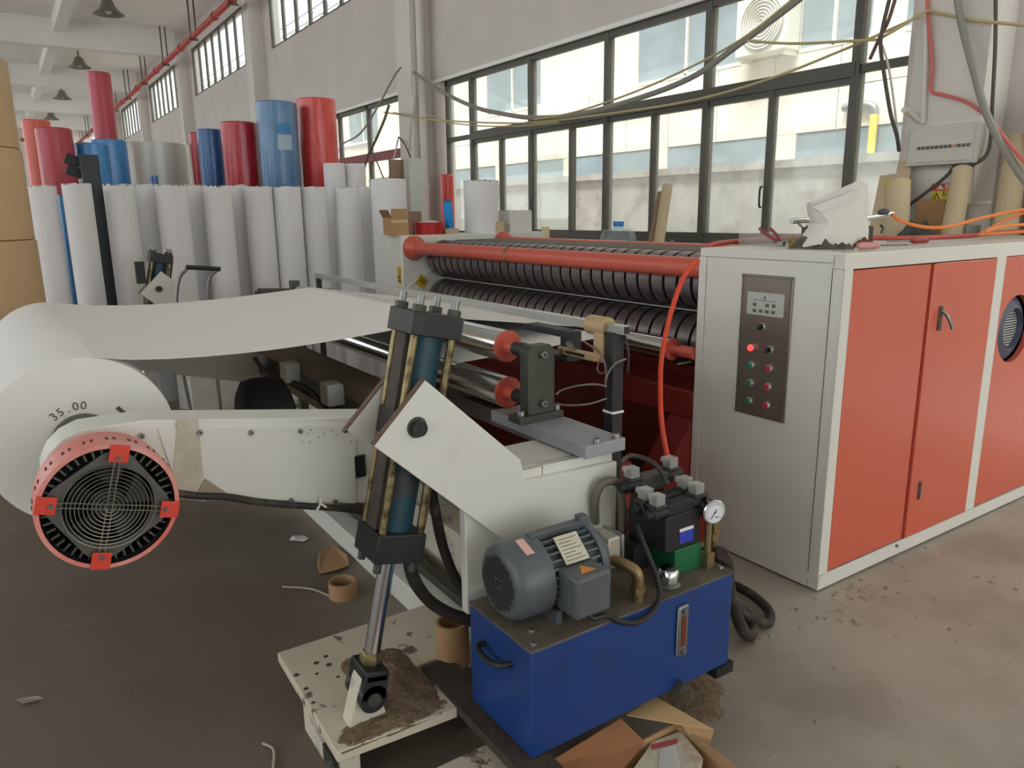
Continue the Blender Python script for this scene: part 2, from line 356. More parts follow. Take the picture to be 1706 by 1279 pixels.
# ------------------------------------------------------------------ outside
CREAM = mat('facade_tile', '#ddd4c2', .6, var=.03, vscale=2); FJOINT = mat('facade_joint', '#c2b79d', .9); FGL = mat('facade_glass', '#7f8d92', .15, var=.15, vscale=1.5)
FCONC = mat('old_concrete', '#cfccc4', .9, col2='#b9b5aa', vscale=2.5, dirt='#8b867c', dirt_amt=.7, dscale=1.6, dedge=(.5, .66))
fac = thing('office_building', (11.4, 8, -.05), 'cream tiled building with blue glass strips seen through the windows', 'building')
part(MB().box(11.1, 11.5, -14, 34, -.05, 7.0), 'backing_wall', FJOINT, fac, smooth=False)
FW = [(-3, -.6), (1.2, 3.6), (4.4, 6.43), (6.95, 8.15), (9.3, 11.9), (15.2, 17.6), (19.5, 22), (24.5, 27)]
FW2 = [(-14, 34, 1.75, 2.8)]
pm = MB().box(-.05, .05, .006, 1.19, .006, .55).mesh('tile_panel', CREAM, smooth=False)
z = -.05
rows = [(-.05, 1.75), (2.8, 4.05), (5.6, 7.0)]
for za, zb in rows:
    nr = max(1, round((zb - za) / .56)); hz = (zb - za) / nr
    for j in range(nr):
        for i in range(-1, 22):
            o = inst(pm, 'tile_panel', fac, (11.06, -1 + 1.2 * i, za + j * hz), None, (1, 1, hz / .556)) if za > 1 else None
for i, (y0, y1) in enumerate(FW):
    yn = FW[i + 1][0] if i + 1 < len(FW) else 30
    part(MB().box(11.02, 11.11, y1, yn, 4.05, 5.6), 'tile_pier', CREAM, fac, smooth=False)
    f = part(MB().box(11.04, 11.09, y0, y1, 4.05, 5.6), 'window', FGL, fac, smooth=False)
    part(MB().box(11.0, 11.05, (y0 + y1) / 2 - .025, (y0 + y1) / 2 + .025, 4.05, 5.6).box(11.0, 11.05, y0, y1, 4.03, 4.09), 'window_frame', CREAM, f, smooth=False)
for i in range(12):
    y = -6 + 2.9 * i
    f = part(MB().box(11.03, 11.1, y, y + 2.5, 1.75, 2.8), 'window', FGL, fac, smooth=False)
    part(MB().box(11.0, 11.1, y + 2.5, y + 2.9, 1.75, 2.8), 'window_pier', CREAM, fac, smooth=False)
bw = MB().box(8.5, 8.75, -14, 34, -.05, 2.12); bwall = solo(bw, 'boundary_wall', FCONC, (8.6, 8, -.05), 'weathered grey concrete wall outside below the cream building', 'wall', smooth=False)
part(MB().box(8.44, 8.81, -14, 34, 2.12, 2.22), 'coping', FCONC, bwall, smooth=False)
ac = thing('air_conditioner', (10.7, 8.7, 4.0), 'white outdoor air conditioner with round grille on the cream building', 'air conditioner')
ACW = mat('ac_white', '#dcd8c8', .6)
part(MB().box(10.65, 11.0, 8.15, 9.15, 4.07, 5.05), 'casing', ACW, ac, bevel=.02)
part(MB().lathe([(.42, 0), (.42, .03)], (10.65, 8.62, 4.54), (-1, 0, 0), 32), 'fan_opening', mat('ac_dark', '#b5b3aa', .7), ac)
g = MB()
for r in (.05, .1, .15, .2, .25, .3, .35, .4): g.torus((10.61, 8.62, 4.54), (1, 0, 0), r, .007, 32, 5)
part(g, 'grille', ACW, ac)
for y_ in (8.2, 9.05): part(MB().box(10.7, 11.05, y_, y_ + .04, 4.0, 4.07), 'wall_bracket', ACW, ac)
dp = thing('drain_pipe', (10.95, 6.74, -.05), 'yellow pipe with a grey elbow on the cream building outside', 'pipe')
part(MB().cyl((10.95, 6.74, -.05), (10.95, 6.74, 2.95), .06, n=14), 'pipe_run', mat('pipe_yellow', '#d9c25a', .5), dp)
part(MB().tube([(10.95, 6.74, 2.95), (10.95, 6.76, 3.05), (10.95, 6.9, 3.1), (10.95, 7.25, 3.1)], .06, 12), 'elbow', STEEL, dp)
wz = MB(); L0 = [(6.3, 10 + i * .5, 5.62 + .12 * (i % 2)) for i in range(40)]
wz.tube(L0, .012, 5, 0); wz.tube([(6.3, 10, 5.75), (6.3, 30, 5.8)], .012, 5, 0); wz.tube([(6.3, 10, 5.95), (6.3, 30, 6.0)], .012, 5, 0)
L0 = [(6.3, 10 + i * .5, 5.95 - .3 * (i % 2)) for i in range(40)]; wz.tube(L0, .008, 5, 0)
solo(wz, 'security_wire', STEEL, (6.3, 10, 5.6), 'zigzag security wire running outside the high windows', 'wire')
# ------------------------------------------------------------------ pipe and lamps under the ceiling
pipe = thing('fire_pipe', (4.9, 10, 6.2), 'long red pipe hung under the ceiling along the window wall', 'pipe')
part(MB().cyl((4.9, 0, 6.2), (4.9, 57, 6.2), .075), 'pipe_run', mat('pipe_red', '#b33a32', .5), pipe)
for i in range(15):
    y = 2.2 + 4.0 * i
    part(MB().cyl((4.83, y, 6.1), (4.83, y, 7.2), .02, n=6).cyl((4.97, y, 6.1), (4.97, y, 7.2), .02, n=6).box(4.78, 5.02, y - .03, y + .03, 6.09, 6.12), 'hanger', DSTEEL, pipe)
    part(MB().cyl((4.9, y + 1.6, 6.2), (4.9, y + 1.75, 6.2), .095), 'coupling', MATS['pipe_red'], pipe)
LSH = mat('lamp_shade', '#8a8a80', .45, metal=.5); LIN = mat('lamp_inside', '#dedcd0', .4)
nm = ['nearest', 'second', 'third', 'farthest']
for i in range(4):
    y = 22.2 + 8.03 * i; L = thing('pendant_lamp', (2.96, y, 7.2), 'grey bell shaped pendant lamp under the ceiling, %s of the four' % nm[i], 'lamp', 'pendant lamps in a row')
    part(MB().cyl((2.96, y, 6.8), (2.96, y, 7.2), .02, n=8), 'rod', DSTEEL, L)
    part(MB().lathe([(.08, .34), (.13, .3), (.16, .2), (.22, .1), (.36, 0), (.35, 0), (.2, .1), (.13, .2)], (2.96, y, 6.48), (0, 0, 1), 24, cap0=True, cap1=False), 'shade', LSH, L)
    part(MB().sphere((2.96, y, 6.58), .09, 12, 8), 'bulb', LIN, L)
# ================================================================== CONTROL CABINET (near side of the machine)
CX0, CX1, CY0, CY1, CZ = 2.70, 5.05, 1.726, 2.464, 1.432
cab = thing('control_cabinet', (2.70, 1.726, 0), 'white machine cabinet with red doors and a steel button panel', 'cabinet')
d1a, d1b = at(1423, 448, 'y', CY0).x, at(1555, 440, 'y', CY0).x
d2b = at(1662, 428, 'y', CY0).x; d3a = at(1678, 427, 'y', CY0).x; d3b = d3a + .62
dzt, dzb = at(1423, 448, 'y', CY0).z, .075
part(MB().box(CX0, CX1, CY0, CY0 + .05, dzt, CZ).box(CX0, CX1, CY0, CY0 + .05, .01, dzb).box(CX0, d1a, CY0, CY0 + .05, dzb, dzt).box(d2b, d3a, CY0, CY0 + .05, dzb, dzt).box(d3b, CX1, CY0, CY0 + .05, dzb, dzt)
     .box(CX0, CX1, CY0 + .05, CY1, CZ - .04, CZ).box(CX1 - .03, CX1, CY0 + .05, CY1, 0.01, CZ), 'frame', WHITE2, cab, smooth=False, bevel=.004)
part(MB().box(CX0, CX0 + .03, CY0 + .051, CY1 - .045, .01, CZ - .041), 'side_panel', WHITE2, cab, smooth=False)
part(MB().box(CX0 - .003, CX0 + .04, CY1 - .042, CY1, .01, CZ - .041), 'corner_post', WHITE2, cab, smooth=False)
part(MB().box(CX0 + .05, CX1 - .05, CY0 + .12, CY1 - .05, .03, CZ - .06), 'inner_box', mat('cabinet_inside', '#3a2420', .8), cab, smooth=False)
GAP = .006
dA = part(MB().box(d1a + GAP, d1b - GAP, CY0 + .004, CY0 + .03, dzb + GAP, dzt - GAP), 'door', RED, cab, bevel=.003)
dB = part(MB().box(d1b + GAP, d2b - GAP, CY0 - .006, CY0 + .03, dzb + GAP, dzt - GAP), 'door', RED, cab, bevel=.004)
# third door with a round opening
fc = at(1690, 548, 'y', CY0); fc.x = 4.042 + .172; fr_ = .172
xa, xb, za, zb = d3a + GAP, d3b - GAP, dzb + GAP, dzt - GAP
angs = sorted(set([2 * math.pi * i / 48 for i in range(48)] + [math.atan2(z_ - fc.z, x_ - fc.x) % (2 * math.pi) for x_ in (xa, xb) for z_ in (za, zb)]))
def hitrect(t):
    c, s = math.cos(t), math.sin(t); k = 1e9
    if c > 1e-9: k = min(k, (xb - fc.x) / c)
    if c < -1e-9: k = min(k, (xa - fc.x) / c)
    if s > 1e-9: k = min(k, (zb - fc.z) / s)
    if s < -1e-9: k = min(k, (za - fc.z) / s)
    return fc.x + c * k, fc.z + s * k
m3 = MB(); N = len(angs); vs = []
for yy in (CY0 + .004, CY0 + .03):
    for t in angs: vs.append((fc.x + fr_ * math.cos(t), yy, fc.z + fr_ * math.sin(t)))
    for t in angs: q = hitrect(t); vs.append((q[0], yy, q[1]))
fs = []
for i in range(N):
    j = (i + 1) % N; fs += [[i, j, N + j, N + i], [2 * N + i, 3 * N + i, 3 * N + j, 2 * N + j], [i, 2 * N + i, 2 * N + j, j], [N + i, N + j, 3 * N + j, 3 * N + i]]
m3.add(vs, fs); dC = part(m3, 'door', RED, cab)
fm = part(MB().lathe([(.171, .0), (.165, .03), (.105, .06), (.10, .03)], (fc.x, CY0 + .07, fc.z), (0, -1, 0), 48), 'blower', mat('blower_slate', '#4d5266', .45), cab, 'slate grey blower behind the round opening')
g = MB()
for i in range(-7, 8):
    for j in range(-7, 8):
        u, v = i * .0135, j * .0135
        if u * u + v * v < .0095: g.cyl((fc.x + u, CY0 + .0385, fc.z + v), (fc.x + u, CY0 + .0365, fc.z + v), .0042, n=6)
part(g, 'grille_hole', BLK, fm, kind='stuff')
part(MB().lathe([(.102, 0), (.101, .002)], (fc.x, CY0 + .0405, fc.z), (0, -1, 0), 36), 'grille', mat('grille_pale', '#b9b9b4', .6), fm)
h = at(1563, 530, 'y', CY0)
hd = part(MB().box(h.x - .014, h.x + .014, CY0 - .012, CY0 - .006, h.z - .055, h.z + .055), 'handle', DSTEEL, dB, bevel=.002)
part(MB().tube([(h.x, CY0 - .012, h.z + .035), (h.x + .012, CY0 - .035, h.z + .01), (h.x + .035, CY0 - .05, h.z - .045)], .008, 8), 'handle_lever', STEEL, dB)
h = at(1529, 816, 'y', CY0)
part(MB().box(h.x - .012, h.x + .012, CY0 - .01, CY0 + .006, h.z - .045, h.z + .045), 'lock_plate', DSTEEL, dB, bevel=.002)
part(MB().cyl((h.x, CY0 - .009, h.z - .02), (h.x, CY0 - .016, h.z - .02), .007, n=10).cyl((h.x, CY0 - .009, h.z + .02), (h.x, CY0 - .016, h.z + .02), .007, n=10), 'lock', STEEL, dB)
hx = at(1493, 906, 'y', CY0); bolt(cab, (hx.x, CY0 - .0, .06), (0, -1, 0), .6)
# button panel
def cp(px, py, dx=0): p = at(px, py, 'x', CX0 - dx); return p
PNL = mat('brushed_panel', '#867d73', .32, metal=.7, var=.05, vscale=60, stretch=(1, .15, 1))
c0, c1, c2, c3 = cp(1238, 455), cp(1325, 462), cp(1306, 706), cp(1226, 683)
ya, yb = (c1.y + c2.y) / 2, (c0.y + c3.y) / 2; zt, zb2 = (c0.z + c1.z) / 2, (c2.z + c3.z) / 2
pn = part(MB().box(CX0 - .008, CX0 + .002, ya, yb, zb2, zt), 'control_panel', PNL, cab, bevel=.003)
rim = MB()
for a_, b_, c_, d_ in ((ya, yb, zt - .012, zt - .008), (ya, yb, zb2 + .008, zb2 + .012), (ya + .008, ya + .012, zb2, zt), (yb - .012, yb - .008, zb2, zt)): rim.box(CX0 - .009, CX0 - .0078, a_, b_, c_, d_)
part(rim, 'panel_groove', mat('panel_dark', '#5d564d', .5), pn)
def cq(u, v): return cp(1220 + u * .2269, 430 + v * .2269)
a0, a1 = cq(125, 240), cq(385, 440)
ds = part(MB().box(CX0 - .012, CX0 - .006, min(a0.y, a1.y), max(a0.y, a1.y), a1.z, a0.z), 'display', mat('display_grey', '#b5b8ae', .4), pn, bevel=.002)
KEY = mat('key_dark', '#565a56', .5)
for u, v in ((178, 337), (270, 347), (317, 351), (176, 382), (221, 387), (267, 392), (312, 397)):
    p = cq(u, v); part(MB().box(CX0 - .0135, CX0 - .0118, p.y - .009, p.y + .009, p.z - .007, p.z + .007), 'key', KEY, ds)
p = cq(252, 290); part(MB().box(CX0 - .0135, CX0 - .0118, p.y - .003, p.y + .003, p.z - .008, p.z + .008), 'display_mark', KEY, ds)
p = cq(252, 312); part(MB().box(CX0 - .0132, CX0 - .0118, p.y - .06, p.y + .06, p.z - .001, p.z + .001), 'display_line', KEY, ds)
BEZ = mat('button_bezel', '#c9c6bd', .3, metal=.6)
def button(u, v, m, name, lab):
    p = cq(u, v); o = part(MB().lathe([(.0175, 0), (.0175, .008), (.015, .012)], (CX0 - .008, p.y, p.z), (-1, 0, 0), 24), name, BEZ, pn, lab)
    part(MB().lathe([(.0135, 0), (.0135, .006), (.011, .008)], (CX0 - .018, p.y, p.z), (-1, 0, 0), 20), 'cap', m, o); return p, o
GB = mat('button_green', '#1f7a66', .4); RB = mat('button_red', '#b8323f', .4)
for u, v in ((150, 783), (143, 912), (135, 1043)): button(u, v, GB, 'push_button', 'green push button')
for u, v in ((282, 807), (272, 942), (263, 1075)): button(u, v, RB, 'push_button', 'red push button')
button(155, 655, mat('lamp_red', '#ff1c1c', .4, emit='#ff2020', estr=2.5), 'signal_light', 'lit red signal light')
for u, v in ((232, 502), (288, 670)):
    p, o = button(u, v, BLK, 'selector_knob', 'black selector knob')
    part(MB().box(CX0 - .034, CX0 - .024, -.004, .004, -.013, .013, Matrix.Translation((0, p.y, p.z)) @ Matrix.Rotation(R(40), 4, 'X')), 'pointer', BLK, o)
for y_ in (ya + .008, yb - .008):
    for z_ in (zt - .008, (zt + zb2) / 2, zb2 + .008): bolt(pn, (CX0 - .008, y_, z_), (-1, 0, 0), .45)
# ================================================================== EMBOSSING MACHINE
emb = thing('embossing_machine', (2.70, 5.655, 0), 'embossing machine with banded rollers and red cross tubes between white frames', 'machine')
FY = 5.655
part(MB().prism([(2.70, 0), (4.14, 0), (4.14, 1.43), (2.70, 1.43)], 'y', FY, 6.05), 'far_side_frame', WHITE, emb, bevel=.006)
part(MB().prism([(2.74, .3), (3.2, .3), (3.2, .92), (2.98, 1.16), (2.74, 1.02)], 'y', FY - .02, FY), 'gusset_plate', WHITE, emb)
YEL = mat('label_yellow', '#c9a624', .6); DKL = mat('label_dark', '#3a3320', .6)
p = at(703, 469, 'y', FY - .022); sgn = part(MB().box(-.045, .045, -.003, .0, -.045, .045, Matrix.Translation((p.x, FY - .021, p.z)) @ Matrix.Rotation(R(38), 4, 'Y')), 'warning_label', YEL, emb, 'yellow diamond warning label')
part(MB().box(-.03, .03, -.0045, -.003, -.006, .004, Matrix.Translation((p.x, FY - .021, p.z)) @ Matrix.Rotation(R(38), 4, 'Y')).box(-.03, .03, -.0045, -.003, .014, .022, Matrix.Translation((p.x, FY - .021, p.z)) @ Matrix.Rotation(R(38), 4, 'Y')), 'label_print', DKL, sgn)
p = at(669, 457, 'x', 2.698); sgn = part(MB().box(2.696, 2.70, FY + .03, FY + .09, p.z - .08, p.z + .06), 'warning_label', YEL, emb)
part(MB().box(2.695, 2.6965, FY + .04, FY + .08, p.z - .06, p.z - .045).box(2.695, 2.6965, FY + .04, FY + .08, p.z - .03, p.z - .015), 'label_print', DKL, sgn)
NY = 2.47
def red_tube(x, z, r, lab):
    t = part(MB().cyl((x, NY, z), (x, FY, z), r, n=28), 'cross_tube', TRED, emb, lab)
    part(MB().lathe([(r * 2.0, 0), (r * 2.0, .02), (r * 1.75, .05), (r * 1.05, .12)], (x, FY, z), (0, -1, 0), 28), 'flange', TRED, t)
    for i in range(6):
        a_ = math.pi * i / 3 + .3; bolt(t, (x + r * 1.75 * math.cos(a_), FY - .02, z + r * 1.75 * math.sin(a_)), (0, -1, 0), .8, HEXB)
    return t
t1 = red_tube(2.81, 1.328, .05, 'red tube in front'); t2 = red_tube(3.68, 1.352, .045, 'red tube behind')
part(MB().lathe([(.0512, -.015), (.0512, .015)], (2.81, at(850, 420, 'x', 2.81).y, 1.328), (0, 1, 0), 28, cap0=False, cap1=False), 'paint_mark', mat('mark_yellow', '#9c8a3a', .7, col2='#3a3426', vscale=60), t1)
part(MB().lathe([(.0455, -.012), (.0455, .012)], (3.68, at(1050, 405, 'x', 3.68).y, 1.352), (0, 1, 0), 28, cap0=False, cap1=False), 'paint_mark', mat('mark_green', '#5c8a4a', .7), t2)
BAND = mat('band_steel', '#7a7170', .33, metal=.7, var=.12, vscale=9, dirt='#4a4442', dirt_amt=.6, dscale=16)
CORE = mat('roller_core', '#2a2725', .6, metal=.3)
bandm = MB().lathe([(.128, .005), (.1485, .005), (.15, .0075), (.15, .0825), (.1485, .085), (.128, .085)], (0, 0, 0), (0, 1, 0), 44, cap0=False, cap1=False).mesh('band', BAND, ang=25)
def roller(x, z, name, lab):
    c = part(MB().cyl((x, 2.5, z), (x, 5.60, z), .126, n=32).cyl((x, 5.6, z), (x, FY, z), .07, n=20), name, CORE, emb, lab)
    for i in range(31): inst(bandm, 'band', c, (x, 2.505 + .1 * i, z))
    return c
roller(3.05, 1.238, 'embossing_roller', 'upper banded steel roller'); roller(3.05, .918, 'embossing_roller', 'lower banded steel roller')
part(MB().box(3.04, 3.06, 2.5, 5.6, 1.0745, 1.0815), 'nip_light_strip', mat('strip_pale', '#b8b4aa', .6), emb)  # pale strip stands in for light showing through the gap between the rollers
# rough top cover between the tubes
part(MB().box(3.16, 3.62, 2.6, 5.6, 1.36, 1.385), 'top_mesh_cover', mat('rust_mesh', '#7c7068', .7, col2='#544a44', vscale=70, bump=.8, bscale=160), emb)
def red_idler(x, z, r, y0, y1, m=CHROME, nm='idler_roller', parent=None, root=None):
    o = part(MB().cyl((x, y0, z), (x, y1, z), r, n=36), nm, m, parent)
    part(MB().lathe([(r + .0008, -.004), (r + .0008, .004), (r * .86, .0045), (r * .5, -.0), (r * .42, -.03), (r * .36, -.075)][::-1], (x, y0, z), (0, 1, 0), 28), 'end_cap', TRED, o, 'red roller end')
    return o
r3 = red_idler(2.70, .93, .055, 2.62, 5.6, CHROME, 'guide_roller', emb)
part(MB().cyl((2.70, 2.47, .93), (2.70, 2.56, .93), .03, n=16), 'stub_shaft', TRED, r3)
part(MB().box(2.6, 2.70, 2.485, 2.49, .885, .893), 'pin', STEEL, emb)
# red lower body
part(MB().box(2.95, 3.0, 2.47, FY, .2, .80), 'front_plate', DRED, emb)
part(MB().box(2.70, 2.95, 2.47, FY, .60, .74), 'cross_beam', DRED, emb, bevel=.01)
part(MB().prism([(2.52, .12), (2.95, .12), (2.95, .60), (2.70, .60), (2.52, .35)], 'y', 2.47, 2.62), 'foot_gusset', DRED, emb)
part(MB().prism([(2.52, .0), (2.95, .0), (2.95, .60), (2.70, .60), (2.52, .35)], 'y', 5.45, 5.63), 'foot_gusset', DRED, emb)
part(MB().box(2.05, 2.2, 2.35, 3.75, .30, .52), 'base_beam', DRED, emb, bevel=.01)
part(MB().box(1.95, 2.95, 2.3, 2.5, .02, .16), 'base_rail', DRED, emb, bevel=.01)
part(MB().box(1.95, 2.95, 5.4, 5.6, .02, .16), 'base_rail', DRED, emb, bevel=.01)
part(MB().box(2.06, 2.19, 2.37, 2.47, .16, .30).box(2.06, 2.19, 3.6, 3.7, .0, .30), 'base_foot', DRED, emb)
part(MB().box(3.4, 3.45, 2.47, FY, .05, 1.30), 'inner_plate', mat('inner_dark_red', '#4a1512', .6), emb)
# ================================================================== UNWIND STAND
YP = 1.79
uw = thing('unwind_stand', (1.3, YP, 0), 'white unwind stand with slanted bracket plates and swing arms', 'machine stand')
part(MB().box(1.02, 1.3, YP, YP + .035, .42, .835).box(1.3, 1.585, YP, YP + .035, 0.0, .835).box(1.55, 1.585, YP + .035, YP + .24, 0, .835).box(1.25, 1.55, YP + .2, YP + .24, 0, .80), 'post', WHITE, uw, bevel=.004)
part(MB().box(1.02, 1.585, YP + .035, YP + .24, .8, .835), 'post_cap', WHITE, uw)
Pt = at(708, 633, 'y', YP - .02); Pl = at(623, 743, 'y', YP - .02); Pb = at(825, 890, 'y', YP - .02); Pr = at(866, 765, 'y', YP - .02)
T = (Pt.x, Pt.z); L = (Pl.x, Pl.z); Bm = (Pb.x, Pb.z); Rr = (Pr.x, Pr.z)
poly = [T, L, Bm, (Bm[0] + .18, Bm[1] - .16), (1.585, .45), (1.585, .80), (Rr[0] + .02, .81), Rr]
bk = part(MB().prism(poly, 'y', YP - .022, YP), 'bracket_plate', WHITE, uw, bevel=.002)
edge = MB(); 
def edge_strip(y0, y1):
    e = Vector((L[0] - T[0], L[1] - T[1])).normalized(); nrm = Vector((e.y, -e.x)); nrm = nrm if nrm.x < 0 else -nrm
    a = Vector(T); b = Vector(L); return MB().prism([tuple(a), tuple(b), tuple(b + nrm * .004), tuple(a + nrm * .004)], 'y', y0, y1)
part(edge_strip(YP - .021, YP - .001), 'raw_edge', mat('raw_edge_brown', '#6a5546', .8, var=.2, vscale=40), bk)
YF = 1.955
bk2 = part(MB().prism(poly[:3] + [(Bm[0] + .05, Bm[1] + .1), Rr], 'y', YF, YF + .022), 'bracket_plate', WHITE, uw)
part(edge_strip(YF, YF + .022), 'raw_edge', MATS['raw_edge_brown'], bk2)
pin = at(697, 713, 'y', YP - .03)
part(MB().cyl((pin.x, YP - .045, pin.z), (pin.x, YF + .05, pin.z), .021, n=24), 'trunnion_pin', BLACK, uw)
part(MB().lathe([(.03, 0), (.026, .0015)], (pin.x, YP - .0222, pin.z), (0, -1, 0), 20), 'grease_stain', mat('grease', '#4a463e', .8), bk)
# mounting plate, bolts, roller bracket
PZ = .885; mx0, mx1, my0, my1 = 1.434, 1.600, 1.745, 2.30
mp_ = part(MB().box(mx0, mx1, my0, my1, PZ - .042, PZ), 'mounting_plate', [GUNM], uw, 'grey steel mounting plate', bevel=.002)
for px, py in ((994, 738), (1026, 729)):
    q = at(px, py, 'z', PZ); bolt(mp_, (q.x, q.y, PZ), (0, 0, 1), 1.0)
BY = 2.08
bx0, bx1 = at(880, 690, 'y', BY).x, at(924, 690, 'y', BY).x; bz1 = at(902, 575, 'y', BY).z
brk = part(MB().prism([(bx0, PZ), (bx1, PZ), (bx1, bz1 - .02), (bx1 - .02, bz1), (bx0 + .02, bz1), (bx0, bz1 - .02)], 'y', BY, BY + .05), 'roller_bracket', DSTEEL, uw, bevel=.002)
ft = part(MB().box(bx0 - .045, bx1 + .03, BY - .015, BY + .06, PZ, PZ + .025), 'bracket_foot', DSTEEL, uw, bevel=.002)
for x in (bx0 - .024, bx1 + .016): bolt(ft, (x, BY + .01, PZ + .025), (0, 0, 1), 1.1)
RX, RU, RL, RR = 1.505, 1.12, .945, .058
for z_ in (RU, RL):
    q = (RX + .005, BY, z_); bolt(brk, q, (0, -1, 0), 1.1)
    ro = red_idler(RX, z_, RR, 2.29, 4.6, CHROME, 'idler_roller', uw)
    part(MB().cyl((RX, BY + .05, z_), (RX, 2.235, z_), .028, .026, n=20), 'bearing', BLACK, ro)
    part(MB().cyl((RX, 4.6, z_), (RX, 4.75, z_), .02, n=12), 'shaft', STEEL, ro)
part(MB().box(1.48, 1.53, 4.7, 4.76, 0, 1.2), 'far_roller_bracket', DSTEEL, uw)
# arms
def arm(y0, y1, lab):
    t0, t1 = Vector((.254, 1.074)), Vector((.859, .984)); b0, b1 = Vector((.319, .838)), Vector((.842, .703))
    c = Vector((.13, .95)); pts = [t0 + (t1 - t0) * 1.55, t1, t0]
    for i in range(9):
        a_ = R(80 + 170 * i / 8); pts.append(c + Vector((math.cos(a_), math.sin(a_))) * .125)
    pts += [b0, b1, b1 + (b1 - b0) * .65]
    return part(MB().prism([tuple(p) for p in pts], 'y', y0, y1), 'swing_arm', WHITE, uw, lab, bevel=.004)
ar = arm(2.15, 2.28, 'white swing arm on the near side'); ar2 = arm(4.50, 4.63, 'white swing arm on the far side')
cv = [at(px, py, 'y', 2.146) for px, py in ((262, 714), (592, 708), (592, 838), (300, 826))]
part(MB().prism([(p.x, p.z) for p in cv], 'y', 2.143, 2.15), 'cover_plate', WHITE, ar, bevel=.001)
for px, py in ((236, 726), (333, 720), (418, 720), (500, 718), (575, 717), (485, 833), (558, 835)):
    q = at(px, py, 'y', 2.143); bolt(ar, (q.x, 2.143, q.z), (0, -1, 0), .62)
ch = MB()
for px, py in ((512, 722), (518, 716), (540, 722), (532, 728), (552, 717), (503, 735), (516, 736), (560, 725), (585, 735), (570, 716)):
    q = at(px, py, 'y', 2.143); ch.box(q.x - .002, q.x + .002, 2.1422, 2.1432, q.z - .0016, q.z + .0016)
part(ch, 'paint_chips', DSTEEL, ar, kind='stuff')
tp = [at(px, py, 'y', 2.141) for px, py in ((296, 697), (330, 699), (343, 835), (285, 829))]
part(MB().prism([(p.x, p.z) for p in tp], 'y', 2.1405, 2.143), 'tape', mat('tape_dull', '#c6bfae', .35, col2='#b3a894', vscale=20), ar, 'strip of dull packing tape')
tp = [at(px, py, 'y', 2.139) for px, py in ((322, 832), (342, 797), (382, 824), (372, 834))]
part(MB().prism([(p.x, p.z) for p in tp], 'y', 2.137, 2.1405), 'tape', mat('tape_brown', '#9a8c74', .35), ar)
sq = at(601, 776, 'y', 2.145); part(MB().box(sq.x - .02, sq.x + .014, 2.14, 2.15, sq.z - .035, sq.z + .035), 'cut_out', BLK, ar)
cb = [at(px, py, 'y', 2.135) for px, py in ((296, 822), (330, 826), (380, 828), (430, 836), (500, 842), (560, 846), (610, 852))]
part(MB().tube(cb, .011, 8), 'cable', RUBBER, ar, 'dark cable under the arm')
q = at(534, 838, 'y', 2.12); part(MB().tube([q + Vector((0, 0, .02)), q, q + Vector((-.014, -.004, -.018))], .0035, 6, 2).tube([q, q + Vector((.016, -.004, -.016))], .0035, 6, 0), 'cable_tie', PAPER, ar)
# base frame on the floor
part(MB().box(1.2, 1.30, 2.1, 6.0, 0, .11), 'floor_beam', WHITE, uw, bevel=.004)
part(MB().box(1.42, 1.56, 2.1, 6.0, 0.02, .30), 'floor_beam', DIRTYW, uw, bevel=.004)
part(MB().box(1.30, 1.42, 2.1, 6.0, 0.0, .06), 'floor_tray', DIRTYW, uw)
part(MB().box(1.30, 1.34, 2.1, 5.9, .06, .14), 'floor_rail', DSTEEL, uw)
part(MB().box(1.62, 1.70, 2.05, 5.9, .10, .55), 'rear_panel', DIRTYW, uw)
part(MB().box(1.60, 1.66, 1.95, 3.2, .74, .78), 'slotted_rail', STEEL, uw)
part(MB().box(1.20, 1.34, 2.75, 6.0, .80, .88).box(1.20, 1.34, 2.75, 6.0, .66, .70), 'traverse_beam', mat('beam_brown', '#857662', .6, var=.1, vscale=6), uw, 'brown steel cross beam')
part(MB().box(1.24, 1.27, 2.8, 6.0, .70, .80), 'beam_web', DSTEEL, uw)
part(MB().box(1.18, 1.36, 2.58, 2.75, .64, .87), 'end_block', WHITE, uw, bevel=.004)
for yy in (3.02, 3.62): part(MB().box(1.12, 1.20, yy + .15, yy + .25, .76, .86), 'limit_switch', PAPER, uw, bevel=.006)
part(MB().tube([(1.19, 2.9, .78), (1.14, 3.15, .73), (1.16, 3.6, .77), (1.14, 4.1, .74), (1.17, 4.6, .78)], .012, 6), 'harness', RUBBER, uw)
wl = part(MB().lathe([(.10, 0), (.2, 0), (.24, .02), (.25, .06), (.25, .13), (.24, .17), (.2, .19), (.1, .19)], (.70, 3.0, .72), (1, -.1, 0), 44), 'drive_wheel', mat('wheel_black', '#1d1b1d', .6), uw, 'black round drive wheel')
part(MB().box(.88, 1.10, 2.97, 3.03, .60, .68), 'wheel_bracket', DSTEEL, uw)
part(MB().box(.2, 1.2, 5.9, 5.96, .02, .10).box(.2, .26, 4.9, 5.9, .02, .10), 'floor_angle', WHITE, uw)
# far bracket and post
D = Vector((.06, 6.15 - YP, .04))
poly2 = [(x + .064, z_ + .042) for x, z_ in poly]
fb = part(MB().prism(poly2, 'y', 6.13, 6.152), 'bracket_plate', WHITE, uw)
part(MB().prism(poly2[:3] + [(poly2[2][0] + .05, poly2[2][1] + .1), poly2[-1]], 'y', 6.30, 6.322), 'bracket_plate', DIRTYW, uw)
part(MB().cyl((pin.x + .064, 6.09, pin.z + .042), (pin.x + .064, 6.35, pin.z + .042), .021, n=20), 'trunnion_pin', BLACK, uw)
part(MB().box(1.08, 1.62, 6.13, 6.34, 0, .85), 'post', WHITE, uw)
